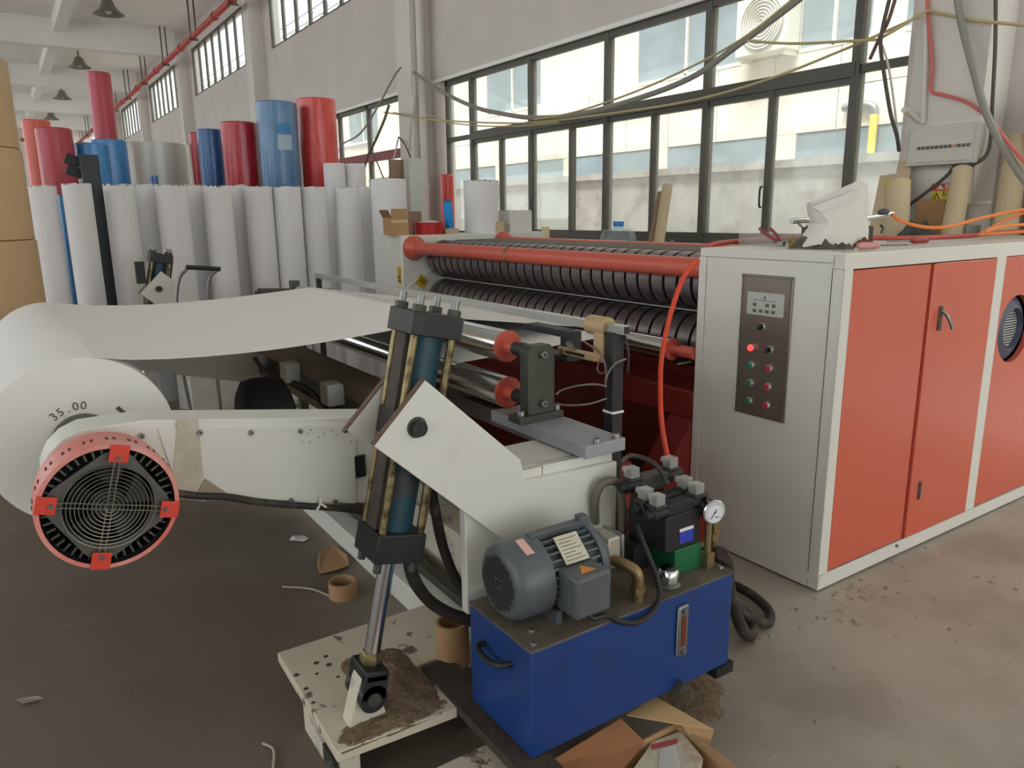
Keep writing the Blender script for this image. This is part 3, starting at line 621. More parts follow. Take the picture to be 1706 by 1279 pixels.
# ------------------------------------------------------------------ hydraulic cylinders
def cylinder(name, A, Bp, label, simple=False):
    A, Bp = Vector(A), Vector(Bp); d = (Bp - A).normalized(); yv = Vector((0, 1, 0)); xv = yv.cross(d).normalized()
    M = Matrix((xv, yv, d)).transposed().to_4x4(); M.translation = A
    P = lambda x, y, t: M @ Vector((x, y, t))
    c = thing(name, A, label, 'hydraulic cylinder')
    part(MB().cyl(P(0, 0, .06), P(0, 0, .43), .024, n=28), 'rod', CHROME, c, 'chrome piston rod')
    part(MB().lathe([(.03, 0), (.034, .008), (.034, .028), (.03, .036)], P(0, 0, .085), d, 6), 'rod_nut', BRASSY, c)
    ev = part(MB().box(-.036, .036, -.058, .058, .05, .085, M), 'clevis', BLACK, c, bevel=.006)
    for s0_ in (-.058, .034): part(MB().cyl(A + Vector((0, s0_, .0)), A + Vector((0, s0_ + .024, .0)), .042, n=28).box(-.036, .036, s0_, s0_ + .024, 0, .07, M), 'clevis_eye', BLACK, ev)
    part(MB().cyl(A + Vector((0, -.064, .0)), A + Vector((0, .064, .0)), .021, n=20), 'clevis_pin', DSTEEL, ev)
    part(MB().box(-.075, .075, -.075, .075, .415, .50, M), 'gland_block', BLACK, c, bevel=.004)
    part(MB().cyl(P(0, 0, .50), P(0, 0, 1.06), .056, n=36), 'barrel', TEAL, c, 'teal barrel')
    part(MB().box(-.072, .072, -.062, .062, .765, .845, M), 'trunnion_block', BLACK, c, bevel=.004)
    hb = part(MB().box(-.078, .078, -.078, .078, 1.06, 1.125, M), 'head_block', BLACK, c, bevel=.003)
    for sx in (-1, 1):
        for sy in (-1, 1):
            part(MB().cyl(P(sx * .058, sy * .058, .49), P(sx * .058, sy * .058, 1.07), .011, n=12), 'tie_rod', BRASSY, c)
            nt = part(MB().lathe([(.019, 0), (.019, .016), (.017, .018)], P(sx * .055, sy * .055, 1.125), d, 6), 'nut', DSTEEL, hb)
            part(MB().cyl(P(sx * .055, sy * .055, 1.143), P(sx * .055, sy * .055, 1.17), .011, n=12), 'stud', STEEL, nt)
            part(MB().cyl(P(sx * .055, sy * .055, .415), P(sx * .055, sy * .055, .385), .012, n=8), 'stud', DSTEEL, c)
    part(MB().box(-.07, -.045, -.03, .03, .5, 1.06, M), 'side_channel', mat('channel_grime', '#4b433d', .8, var=.2, vscale=30), c, bevel=.003)
    part(MB().tube([P(.085, -.02, .46), P(.09, -.02, .55), P(.085, -.02, .8), P(.085, -.02, 1.09)], .007, 8), 'oil_pipe', BRASSY, c)
    return c
cylinder('hydraulic_cylinder', (.72, 1.88, .235), (.965, 1.88, 1.32), 'tall black and teal hydraulic cylinder with four tie rods at the front')
fcy = cylinder('hydraulic_cylinder', (.72 + .02, 6.24, .235), (.985, 6.24, 1.32), 'small distant hydraulic cylinder in front of the white rolls')
part(MB().box(.80, .86, 6.18, 6.24, 1.12, 1.28), 'valve_box', BLK, fcy)
# wedge foot and base plate under the near cylinder
bp = thing('base_plate', (.6, 1.78, 0), 'stained white base plate with sawdust below the hydraulic cylinder', 'base plate')
BPZ = .15
STAIN = mat('stained_white', '#cdc3ae', .7, var=.05, vscale=4, dirt='#4b4136', dirt_amt=.85, dscale=11, dedge=(.6, .64))
part(MB().prism([(.585, 1.777), (.956, 1.757), (.956, 2.02), (1.16, 2.02), (1.16, 2.36), (.597, 2.36)], 'z', BPZ - .034, BPZ), 'plate', STAIN, bp, bevel=.003)
part(MB().prism([(.652, BPZ), (.768, BPZ), (.745, .26), (.70, .30), (.69, .28)], 'y', 1.85, 1.91), 'wedge_foot', DIRTYW, bp, bevel=.003)
HOLE = mat('stain_dark', '#4d463a', .9)
for px, py in ((510, 1147), (522, 1170), (548, 1107), (563, 1127), (494, 1124), (543, 1093), (528, 1122), (527, 1104)):
    q = at(px, py, 'z', BPZ); r = random.uniform(.006, .013); part(MB().lathe([(r, 0), (r * .9, .0008)], (q.x, q.y, BPZ), (0, 0, 1), 12), 'hole', HOLE, bp)
part(MB().box(.60, .66, 1.80, 2.12, 0, BPZ - .034), 'support', DIRTYW, bp, bevel=.003)
part(MB().box(.70, .9, 2.1, 2.3, 0, BPZ - .034), 'support', DIRTYW, bp)
part(MB().box(.585, .60, 1.82, 1.90, .03, .10), 'clamp', DSTEEL, bp)
part(MB().cyl((.565, 1.80, 0), (.565, 1.80, .11), .011, n=10).lathe([(.02, .07), (.02, .085)], (.565, 1.80, 0), (0, 0, 1), 6), 'levelling_bolt', STEEL, bp)
# sawdust heaps
def heap(name, cx, cy, rx, ry, h, z0, label, n=44, seedv=1, rot=0, boxy=False):
    rnd = random.Random(seedv); mb = MB(); vs = []; fs = []
    ph = [rnd.uniform(0, 6) for _ in range(6)]
    for i in range(n + 1):
        for j in range(n + 1):
            u, v = i / n * 2 - 1, j / n * 2 - 1; a = math.atan2(v, u); r = (abs(u) ** 4 + abs(v) ** 4) ** .25 if boxy else math.hypot(u, v)
            edge_ = (.93 if boxy else .8) + (.04 if boxy else .12) * math.sin(3 * a + ph[0]) + .03 * math.sin(7 * a + ph[1])
            t = max(0, 1 - r / edge_); z = h * (t ** .8) * (1 + .25 * math.sin(7 * u + ph[2]) * math.sin(6 * v + ph[3])) + (rnd.uniform(-.0025, .0025) if t > 0 else -.004)
            x, y = u * rx, v * ry; c, s = math.cos(rot), math.sin(rot)
            vs.append((cx + x * c - y * s, cy + x * s + y * c, z0 + z))
    for i in range(n):
        for j in range(n): q = i * (n + 1) + j; fs.append([q, q + n + 1, q + n + 2, q + 1])
    return solo(mb.add(vs, fs), name, DUST, (cx, cy, z0), label, 'sawdust', kind='stuff')
heap('sawdust_heap', .845, 1.985, .115, .225, .035, BPZ, 'brown sawdust heaped on the stained white base plate', seedv=3, boxy=True)
heap('sawdust_spill', .775, 1.822, .178, .055, .010, BPZ, 'thin brown sawdust spread along the front of the base plate', seedv=5, boxy=True)
q = at(1140, 1150, 'z', 0); heap('sawdust_scatter', q.x, q.y, .16, .2, .015, 0, 'grey sawdust scattered on the floor below the blue tank', seedv=8)
heap('sawdust_litter', .80, 1.60, .26, .16, .02, 0, 'dark dirt piled on the floor left of the blue tank', seedv=9)
q = at(815, 1237, 'z', .06)
solo(MB().box(.45, q.x, 1.0, q.y, .035, .06), 'floor_plate', STAIN, (.45, 1.0, 0), 'pale steel plate lying on the floor at the bottom edge', 'plate', bevel=.003)
# ================================================================== PAPER ROLL, WEB, BRAKE FAN
AXX, AXZ, RR0 = .132, .930, .262
PY0, PY1 = 2.58, 4.42
pr_ = thing('paper_roll', (AXX, PY0, AXZ), 'large white paper roll on the unwind arms with its sheet running out', 'paper roll')
part(MB().lathe([(.085, 0), (RR0 - .002, 0), (RR0, .003), (RR0, PY1 - PY0 - .003), (RR0 - .002, PY1 - PY0), (.085, PY1 - PY0)], (AXX, PY0, AXZ), (0, 1, 0), 96, cap0=False, cap1=False), 'wound_paper', PAPER, pr_, ang=50)
part(MB().lathe([(.07, -.012), (.088, -.012), (.088, .05), (.07, .05)], (AXX, PY0, AXZ), (0, 1, 0), 40), 'core', mat('core_grey', '#6b6a66', .7), pr_)
part(MB().cyl((AXX, 2.28, AXZ), (AXX, PY0 - .012, AXZ), .06, n=28), 'chuck', WHITE, pr_)
part(MB().cyl((AXX, PY1 - .05, AXZ), (AXX, 4.5, AXZ), .06, n=24), 'chuck', WHITE, pr_)
a_ = R(78)                                                                # tangent of the leaving sheet
path = []
t0 = Vector((AXX + RR0 * math.cos(a_), 0, AXZ + RR0 * math.sin(a_))); t1 = Vector((RX - .015, 0, RU + RR + .0015))
for i in range(13):
    t = i / 12; p = t0.lerp(t1, t); p.z -= .04 * math.sin(math.pi * t ** .75); path.append(p)
for ang in (78, 72, 66): path.append(Vector((RX + (RR + .0015) * math.cos(R(ang + 10)), 0, RU + (RR + .0015) * math.sin(R(ang + 10)))))
for i in range(1, 9): path.append(path[15].lerp(Vector((2.69, 0, .93 + .0565)), i / 8))
def sheet(path, y0, y1, th=.0012, ny=6):
    mb = MB(); n = len(path); vs = []
    for k in range(2):
        for p in path:
            for j in range(ny + 1): ya_ = y0(p.x) if callable(y0) else y0; vs.append((p.x, ya_ + (y1 - ya_) * j / ny, p.z - th * k))
    m = ny + 1; fs = []
    for k in range(2):
        for i in range(n - 1):
            for j in range(ny): q = k * n * m + i * m + j; fs.append([q, q + m, q + m + 1, q + 1])
    for i in range(n - 1):
        for j in (0, ny): q = i * m + j; fs.append([q, q + m, q + m + n * m, q + n * m])
    return mb.add(vs, fs)
def near_edge(x): return PY0 + (.12 * min(1, max(0, (x - .3) / 1.2))) + .3 * max(0, (x - 1.5) / 1.2)
part(sheet(path, near_edge, PY1), 'web', PAPER, pr_, 'white paper sheet running to the machine', ang=60)
low = [Vector((RX - .03, 0, RL + RR - .006)), Vector((RX, 0, RL + RR + .0015))] + [Vector((RX + .8 * i / 6, 0, RL + RR + .0015 + .03 * i / 6)) for i in range(1, 7)]
part(sheet(low, PY0 + .06, PY1), 'web_return', PAPER, pr_, 'lower pass of the paper sheet', ang=60)
for i, ch in enumerate('35.00'):
    th = R(128 - 11 * i); rr = .112; p = Vector((AXX + rr * math.cos(th), PY0 - .0012, AXZ + rr * math.sin(th)))
    text(ch, pr_, p, .035, (math.sin(th), 0, -math.cos(th)), (math.cos(th), 0, math.sin(th)), mat('stamp_ink', '#55534f', .8), 'stamped_number')
p = at(207, 688, 'y', PY0 - .001); part(MB().box(-.006, .006, -.001, .001, -.028, .028, Matrix.Translation((p.x, PY0 - .001, p.z)) @ Matrix.Rotation(R(-40), 4, 'Y')), 'ink_smudge', MATS['stamp_ink'], pr_)
fan = thing('brake_fan', (AXX, 2.15, AXZ), 'round brake fan with red rim and wire guard on the arm end', 'fan')
SHR = mat('shell_red', '#d8695c', .5, var=.1, vscale=6, col2='#e0a79c')
FR = .153; FY0 = 1.93
part(MB().lathe([(FR - .01, 0), (FR, .0), (FR + .002, .02), (FR, .13), (FR * .93, .17), (FR * .80, .205), (FR * .62, .215)], (AXX, FY0, AXZ), (0, 1, 0), 64, cap0=False, cap1=True), 'shell', SHR, fan, ang=50)
part(MB().lathe([(FR - .012, .002), (FR - .012, .15), (.05, .16)], (AXX, FY0, AXZ), (0, 1, 0), 48, cap0=False), 'liner', mat('liner_dark', '#1c1a19', .7), fan)
finm = MB().box(FR - .034, FR - .013, -.0025, .0025, .02, .14).mesh('fin', DSTEEL, smooth=False)
for i in range(44):
    th = 2 * math.pi * i / 44
    o = inst(finm, 'fin', fan, (AXX, FY0, AXZ)); o.rotation_mode = 'QUATERNION'
    xd = Vector((math.cos(th), 0, math.sin(th))); zd = Vector((0, 1, 0)); yd = zd.cross(xd)
    o.rotation_quaternion = Matrix((xd, yd, zd)).transposed().to_quaternion()
rot = Matrix.Translation((AXX, FY0, AXZ)) @ Matrix.Rotation(R(15), 4, 'Y')
def fp(x, z_, y=0): return rot @ Vector((x, y, z_))
s_ = .132; k_ = .024
poly_ = [(s_, k_), (k_, s_), (-k_, s_), (-s_, k_), (-s_, -k_), (-k_, -s_), (k_, -s_), (s_, -k_)]
mb = MB(); N = 48; vs = []
def octr(t):
    best = 1e9
    for i in range(8):
        x1, y1 = poly_[i]; x2, y2 = poly_[(i + 1) % 8]; c, s = math.cos(t), math.sin(t); den = c * (y2 - y1) - s * (x2 - x1)
        if abs(den) > 1e-9:
            k = (x1 * (y2 - y1) - y1 * (x2 - x1)) / den
            if k > 0: best = min(best, k)
    return best
for yy in (.012, .05):
    for i in range(N): t = 2 * math.pi * i / N; vs.append(fp(.098 * math.cos(t), .098 * math.sin(t), yy))
    for i in range(N): t = 2 * math.pi * i / N; k = octr(t); vs.append(fp(k * math.cos(t), k * math.sin(t), yy))
fs = []
for i in range(N):
    j = (i + 1) % N; fs += [[i, j, N + j, N + i], [2 * N + i, 3 * N + i, 3 * N + j, 2 * N + j], [i, 2 * N + i, 2 * N + j, j], [N + i, N + j, 3 * N + j, 3 * N + i]]
part(mb.add(vs, fs), 'fan_frame', mat('fan_frame_grey', '#5e5a55', .5, metal=.4), fan)
part(MB().cyl(fp(0, 0, .03), fp(0, 0, .075), .036, n=28), 'hub', BLK, fan)
for i in range(5):
    th = 2 * math.pi * i / 5; bl = MB()
    vs = [fp(r * math.cos(th + da), r * math.sin(th + da), yy + o_) for o_ in (0, .003) for r, da, yy in ((.034, 0, .035), (.095, .1, .03), (.095, .95, .065), (.034, .9, .065))]
    part(bl.add(vs, [[0, 1, 2, 3], [7, 6, 5, 4], [0, 4, 5, 1], [1, 5, 6, 2], [2, 6, 7, 3], [3, 7, 4, 0]]), 'blade', BLK, fan)
GW = mat('guard_wire', '#8d8778', .4, metal=.7)
for i in range(11):
    part(MB().torus(fp(0, 0, -.004), (0, 1, 0), .012 + .0088 * i, .0011, 56, 5), 'guard_ring', GW, fan)
gb = MB()
for dx in (-.006, .006):
    gb.tube([fp(dx, -.135, .0), fp(dx, .135, .0)], .0017, 5, 0); gb.tube([fp(-.135, dx, .0), fp(.135, dx, .0)], .0017, 5, 0)
part(gb, 'guard_brace', GW, fan)
TAB = mat('tab_red', '#d8402c', .5)
for sx, sz in ((1, 0), (-1, 0), (0, 1), (0, -1)):
    q = rot @ Matrix.Translation((sx * .132, 0, sz * .132)); t_ = part(MB().box(-.021, .021, -.008, -.004, -.021, .021, q), 'tab', TAB, fan, bevel=.001)
    bolt(t_, fp(sx * .122, sz * .122, -.008), (0, -1, 0), .45)
vs_ = MB()
for i in range(60):
    th = 2 * math.pi * i / 60
    for k in range(2):
        M_ = Matrix.Translation((AXX, FY0 + .045 + .012 * k, AXZ)) @ Matrix.Rotation(-th, 4, 'Y')
        if i % 3 and math.sin(th) > -.4: vs_.box(FR + .001, FR + .0032, -.0035, .0035, -.003, .003, M_)
part(vs_, 'vent_slots', mat('slot_dark', '#5a3a34', .8), fan, kind='stuff')
part(MB().cyl((AXX, FY0 + .21, AXZ), (AXX, 2.16, AXZ), .09, n=32), 'hub_neck', WHITE, fan)
# ================================================================== SENSOR STAND
ss = thing('sensor_stand', (1.70, 1.92, 0), 'black square post with beige edge sensor and a long bar', 'sensor stand')
part(MB().box(1.677, 1.723, 1.897, 1.943, 0, 1.20), 'post', BLACK, ss, bevel=.003)
q = at(1018, 683, 'x', 1.70); part(MB().box(1.674, 1.726, 1.894, 1.946, q.z - .004, q.z + .004), 'post_ring', PAPER, ss)
part(MB().box(1.685, 1.715, 1.86, 4.86, 1.197, 1.227), 'cross_bar', mat('bar_alu', '#b4b4b0', .35, metal=.8), ss, 'long square aluminium bar', bevel=.001)
part(MB().box(1.688, 1.712, 1.858, 1.8605, 1.20, 1.224), 'bar_end_hole', BLK, ss)
part(MB().box(1.69, 1.72, 4.83, 4.86, 0, 1.197), 'far_post', BLACK, ss)
BEI = mat('beige_clamp', '#b79d74', .5)
cl = part(MB().cyl((1.70, 1.95, 1.212), (1.70, 2.05, 1.212), .034, n=24).box(1.672, 1.728, 1.95, 2.0, 1.09, 1.20), 'clamp', BEI, ss, 'beige clamp', bevel=.003)
part(MB().box(1.674, 1.694, 1.99, 2.21, 1.085, 1.115), 'sensor_arm', BEI, ss, bevel=.006)
part(MB().box(1.672, 1.676, 2.05, 2.16, 1.095, 1.105), 'arm_slot', BLK, ss)
part(MB().cyl((1.674, 2.18, 1.10), (1.664, 2.18, 1.10), .009, n=10), 'screw', STEEL, ss)
sn = part(MB().box(1.68, 1.75, 2.16, 2.20, 1.09, 1.17).box(1.68, 1.75, 2.20, 2.44, 1.148, 1.172).box(1.68, 1.75, 2.20, 2.44, 1.058, 1.078).box(1.68, 1.75, 2.16, 2.2, 1.058, 1.1), 'sensor_fork', BLK, ss, 'black fork sensor', bevel=.003)
part(MB().cyl((1.68, 2.15, 1.13), (1.66, 2.11, 1.125), .012, n=12), 'connector', STEEL, ss)
WIRE = mat('wire_grey', '#8f8580', .6); WPK = mat('wire_mauve', '#7b6260', .6)
P_ = lambda px, py, x=1.66: at(px, py, 'x', x)
part(MB().tube([P_(972, 568), P_(992, 582), P_(1006, 600), P_(1010, 625), P_(1008, 645)], .0035, 6), 'wire', WPK, ss)
part(MB().tube([P_(1000, 598), P_(995, 615), P_(1003, 622), P_(1010, 615)], .003, 6), 'wire', WPK, ss)
part(MB().tube([P_(1009, 634), P_(1013, 622), P_(1025, 606), P_(1042, 598)], .0035, 6), 'wire', WIRE, ss)
part(MB().tube([P_(1036, 555, 1.72), P_(1043, 565, 1.72), P_(1047, 590, 1.72), P_(1046, 620, 1.72)], .005, 6), 'wire', BLK, ss)
part(MB().tube([P_(926, 657, 1.6), P_(938, 649, 1.62), P_(965, 642, 1.64), P_(990, 640), P_(1010, 643)], .0035, 6), 'wire', WIRE, ss)
part(MB().tube([P_(926, 672, 1.6), P_(945, 675, 1.62), P_(980, 673, 1.64), P_(1010, 664)], .0035, 6), 'wire', WIRE, ss)
# ================================================================== HYDRAULIC POWER UNIT
TX0, TX1, TY0, TY1, TZ0, TZ1 = 1.0, 1.779, 1.43, 1.742, .17, .4926
hp = thing('hydraulic_power_unit', (1.4, 1.58, 0), 'blue hydraulic tank with grey motor, valves and pressure gauge', 'hydraulic unit')
part(MB().box(TX0, TX1, TY0, TY1, TZ0, TZ1 - .006), 'tank', BLUET, hp, 'blue oil tank', bevel=.004)
part(MB().box(TX0 - .002, TX1 + .002, TY0 - .002, TY1 + .002, TZ1 - .006, TZ1), 'lid', TTOP, hp, 'dust covered tank lid')
for px, py in ((892, 1077), (1205, 945), (885, 1052)):
    q = at(px, py, 'z', TZ1); bolt(hp, (min(max(q.x, TX0 + .02), TX1 - .02), max(q.y, TY0 + .02), TZ1), (0, 0, 1), .8, HEXB)
part(MB().box(TX1 - .06, TX1 + .02, TY0 - .005, TY1 + .02, TZ0 - .035, TZ0).box(TX1 - .06, TX1 + .0, TY1 - .12, TY1, 0, TZ0 - .03), 'foot', BLACK, hp)
part(MB().box(.955, 1.06, TY0 - .1, TY1 + .25, TZ0 - .04, TZ0 - .01).box(.97, 1.0, TY0 - .02, TY0 + .02, 0, TZ0 - .03).box(1.0, 1.04, TY1 + .1, TY1 + .2, 0, TZ0 - .03), 'foot', mat('ledge_grime', '#4a4037', .9, col2='#352d26', vscale=14, bump=.4, bscale=90), hp, 'dirty ledge under the tank')
part(MB().prism([(TX1 - .26, TZ0), (TX1 - .2, TZ0), (TX1 - .235, TZ0 + .035)], 'y', TY0 - .03, TY0), 'drain_tab', DSTEEL, hp)
h0, h1 = at(808, 1070, 'x', TX0), at(852, 1105, 'x', TX0)
part(MB().tube([(TX0, h0.y, h0.z), (TX0 - .03, h0.y - .01, h0.z + .0), (TX0 - .035, (h0.y + h1.y) / 2, (h0.z + h1.z) / 2 - .01), (TX0 - .03, h1.y + .01, h1.z), (TX0, h1.y, h1.z)], .009, 8), 'handle', BLACK, hp)
# level gauge
g0, g1 = at(1137, 1012, 'y', TY0), at(1131, 1084, 'y', TY0); gx = (g0.x + g1.x) / 2
lg = part(MB().box(gx - .022, gx + .022, TY0 - .012, TY0, g1.z - .012, g0.z + .012), 'level_gauge', STEEL, hp, 'chrome oil level gauge', bevel=.006)
part(MB().box(gx - .009, gx + .009, TY0 - .0135, TY0 - .0118, g1.z + .022, g0.z - .022), 'gauge_glass', mat('oil_red', '#6d2f22', .2), lg)
for z_ in (g0.z - .004, g1.z + .004): bolt(lg, (gx, TY0 - .012, z_), (0, -1, 0), .8, HEXB)
# motor (axis along X)
mc = at(830, 966, 'y', 1.585); MX, MY, MZ = mc.x, 1.585, TZ1 + .125
mo = MB().lathe([(.03, 0), (.085, .0), (.102, .012), (.111, .04), (.112, .115), (.104, .118)], (MX, MY, MZ), (1, 0, 0), 48)
fcv = part(mo, 'fan_cover', MGREY, hp, 'grey motor fan cover')
part(MB().lathe([(.080, -.001), (.080, .001)], (MX, MY, MZ), (1, 0, 0), 40), 'fan_grille', mat('grille_dark', '#4c5052', .6), fcv)
hl = MB()
for i in range(-7, 8):
    for j in range(-7, 8):
        u, v = i * .0105, j * .0105
        if .0003 < u * u + v * v < .0056: hl.box(MX - .0022, MX - .0008, MY + u - .0037, MY + u + .0037, MZ + v - .0037, MZ + v + .0037)
hl.cyl((MX - .0024, MY, MZ), (MX - .0008, MY, MZ), .012, n=14)
part(hl, 'grille_hole', BLK, fcv, kind='stuff')
part(MB().box(MX + .05, MX + .075, -.03, .03, .1105, .1135, Matrix.Translation((0, MY, MZ)) @ Matrix.Rotation(R(20), 4, 'X')), 'sticker', mat('sticker_pink', '#d9b0a4', .6), fcv)
part(MB().cyl((MX + .112, MY, MZ), (MX + .285, MY, MZ), .088, n=40), 'motor_body', MGREY, hp)
for i in range(30):
    th = 2 * math.pi * i / 30
    part(MB().box(MX + .12, MX + .28, .085, .104, -.0032, .0032, Matrix.Translation((0, MY, MZ)) @ Matrix.Rotation(th, 4, 'X')), 'cooling_fin', MGREY, hp, smooth=False)
part(MB().lathe([(.107, 0), (.107, .02), (.085, .045), (.06, .05)], (MX + .283, MY, MZ), (1, 0, 0), 40), 'end_bell', MGREY, hp)
part(MB().box(MX + .1, MX + .30, -.014, .014, .100, .118, Matrix.Translation((0, MY, MZ)) @ Matrix.Rotation(R(0), 4, 'X')), 'top_rib', MGREY, hp, bevel=.003)
part(MB().box(MX + .275, MX + .305, MY - .018, MY + .018, MZ + .1, MZ + .13), 'lifting_lug', MGREY, hp, bevel=.004)
Mn = Matrix.Translation((0, MY, MZ)) @ Matrix.Rotation(R(42), 4, 'X')
npl = part(MB().box(MX + .155, MX + .235, -.042, .042, .1055, .1085, Mn), 'nameplate', mat('nameplate', '#c7c2ae', .35, metal=.5, var=.1, vscale=50), hp, 'metal nameplate')
nl = MB()
for i in range(7):
    nl.box(MX + .162, MX + .228 - .012 * (i % 3), -.034 + .0105 * i, -.031 + .0105 * i, .1084, .109, Mn)
part(nl, 'nameplate_print', mat('print_grey', '#86806e', .6), npl)
tb = part(MB().box(MX + .13, MX + .25, MY - .18, MY - .085, MZ - .075, MZ + .045), 'terminal_box', MGREY, hp, 'motor terminal box', bevel=.01)
q0 = Vector((MX + .165, MY - .1, MZ + .0465))
part(MB().prism([(MX + .165, MY - .155), (MX + .215, MY - .155), (MX + .19, MY - .115)], 'z', MZ + .0448, MZ + .0462), 'warning_triangle', mat('tri_orange', '#d98a3c', .6), tb)
for x_ in (MX + .13, MX + .25): part(MB().box(x_, x_ + .02, MY - .09, MY + .09, TZ1, MZ - .085), 'motor_foot', MGREY, hp)
# pump
part(MB().cyl((MX + .33, MY, MZ), (MX + .355, MY, MZ), .055, n=28).box(MX + .355, MX + .405, MY - .042, MY + .042, MZ - .05, MZ + .05), 'pump', ALUM, hp, 'cast aluminium gear pump', bevel=.006)
part(MB().box(MX + .405, MX + .42, MY - .045, MY + .045, MZ - .053, MZ + .053), 'pump_cover', STEEL, hp, bevel=.006)
p0 = Vector((MX + .375, MY - .03, MZ - .02))
part(MB().tube([p0, p0 + Vector((.01, -.05, .0)), p0 + Vector((.025, -.085, -.015)), p0 + Vector((.03, -.09, -.06)), Vector((p0.x + .03, p0.y - .09, TZ1))], .017, 12), 'suction_pipe', BRASS, hp, 'brown elbow pipe')
part(MB().lathe([(.024, 0), (.024, .02)], (p0.x + .03, p0.y - .09, TZ1 + .03), (0, 0, 1), 6), 'pipe_nut', BRASS, hp)
q = at(1113, 975, 'z', TZ1)
fcap = part(MB().lathe([(.036, 0), (.038, .008), (.03, .012), (.03, .018)], (q.x, q.y, TZ1), (0, 0, 1), 28), 'filler_neck', STEEL, hp)
part(MB().lathe([(.034, 0), (.036, .006), (.034, .034), (.028, .042)], (q.x, q.y, TZ1 + .016), (0, 0, 1), 8), 'filler_cap', CHROME, fcap, 'chrome filler cap')
# motor cable loop
cb = [Vector((MX + .19, MY - .15, MZ - .07)), Vector((MX + .195, MY - .165, MZ - .09)), at(1010, 1025, 'y', 1.415), at(1035, 1036, 'y', 1.413), at(1062, 1036, 'y', 1.413), at(1088, 1018, 'y', 1.415), at(1099, 990, 'y', 1.43), at(1092, 955, 'y', 1.47), at(1072, 905, 'y', 1.52), at(1062, 875, 'y', 1.56)]
part(MB().tube(cb, .0085, 8), 'motor_cable', BLK, hp, 'black motor cable')
# valve stack
VX, VY = at(1150, 950, 'z', TZ1).x, at(1150, 950, 'z', TZ1).y
VX0 = VX - .05
part(MB().box(VX0 - .02, VX0 + .10, VY, VY + .16, TZ1, TZ1 + .085), 'manifold', GREEN, hp, 'green valve manifold', bevel=.003)
part(MB().box(VX0 - .06, VX0 + .09, VY + .005, VY + .17, TZ1 + .085, TZ1 + .20), 'valve_block', BLK, hp, bevel=.003)
part(MB().box(VX0 - .10, VX0 + .02, VY + .1, VY + .2, TZ1, TZ1 + .085), 'valve_block', BLK, hp)
part(MB().box(VX0 + .0, VX0 + .06, VY + .0035, VY + .0055, TZ1 + .10, TZ1 + .14), 'maker_plate', mat('plate_blue', '#2c3fb5', .4), hp, 'small blue plate')
part(MB().box(VX0 + .0, VX0 + .06, VY + .0032, VY + .0056, TZ1 + .14, TZ1 + .15), 'maker_plate_edge', PAPER, hp)
for k, (dy, dz, dx) in enumerate(((.035, .21, 0), (.085, .215, .0), (.16, .26, .01))):
    vz, vy = TZ1 + dz, VY + dy
    vb = part(MB().box(VX0 - .04 + dx, VX0 + .07 + dx, vy - .022, vy + .022, vz - .03, vz + .025), 'valve', BLK if k < 2 else DSTEEL, hp, bevel=.003)
    for sd in (-1, 1):
        xs = VX0 - .04 + dx if sd < 0 else VX0 + .07 + dx
        part(MB().lathe([(.023, 0), (.023, .055), (.017, .058), (.017, .075), (.013, .08)], (xs, vy, vz), (sd, 0, 0), 16), 'solenoid', BLK, vb)
        xq = xs + sd * .03
        part(MB().box(xq - .026, xq + .026, vy - .022, vy + .022, vz + .022, vz + .027), 'gasket', DSTEEL, vb)
        part(MB().box(xq - .018, xq + .018, vy - .018, vy + .018, vz + .027, vz + .062).cyl((xq, vy + .018, vz + .045), (xq, vy + .038, vz + .045), .011, n=12), 'coil_plug', CLEAR, vb, 'clear plastic plug', bevel=.003)
        part(MB().box(xq - .012, xq + .012, vy - .012, vy + .012, vz + .029, vz + .05), 'plug_inside', DSTEEL, vb)
wr = [Vector((VX0 - .07, VY + .2, TZ1 + .33)), Vector((VX0 - .03, VY + .19, TZ1 + .345)), Vector((VX0 + .02, VY + .14, TZ1 + .32)), Vector((VX0 + .04, VY + .1, TZ1 + .26))]
part(MB().tube(wr, .008, 8), 'wire_bundle', RUBBER, hp)
# gauge
gc = at(1190, 853, 'y', VY - .03); gd = Vector((-.25, -.95, .0)).normalized()
pg = part(MB().lathe([(.036, -.045), (.038, -.04), (.038, -.004), (.040, 0), (.0365, .003), (.034, .003)], gc, gd, 40), 'pressure_gauge', CHROME, hp, 'round steel pressure gauge', ang=30)
part(MB().lathe([(.034, 0), (.034, .0035)], gc, gd, 32), 'dial', mat('dial_white', '#dfe3e6', .4), pg)
xr = Vector((0, 0, 1)).cross(gd).normalized()
def gp(u, v, d=.0042): return gc + xr * u + Vector((0, 0, 1)) * v + gd * d
nd = MB(); nd.tube([gp(-.014, -.02), gp(.006, .01)], .0013, 5, 0); nd.cyl(gp(0, 0), gp(0, 0, .006), .003, n=8)
part(nd, 'needle', BLK, pg)
tk = MB()
for i in range(21):
    th = R(225 - 13.5 * i); tk.tube([gp(.026 * math.cos(th), .026 * math.sin(th)), gp(.031 * math.cos(th), .031 * math.sin(th))], .0007, 4, 0)
part(tk, 'dial_ticks', BLK, pg, kind='stuff')
text('MPa', pg, gp(.008, -.016), .008, xr, (0, 0, 1), BLK, 'dial_lettering', .0002)
part(MB().tube([gc + Vector((0, .02, -.036)), gc + Vector((0, .02, -.09)), Vector((gc.x, gc.y + .02, TZ1 + .03))], .011, 10, 3).box(gc.x - .016, gc.x + .016, gc.y + .004, gc.y + .036, TZ1 + .0, TZ1 + .05), 'gauge_stem', BRASS, hp)
part(MB().tube([(VX0 + .10, VY + .03, TZ1 + .05), (VX0 + .14, VY + .03, TZ1 + .05), (gc.x, gc.y + .02, TZ1 + .03)], .012, 8), 'branch_pipe', BRASS, hp)
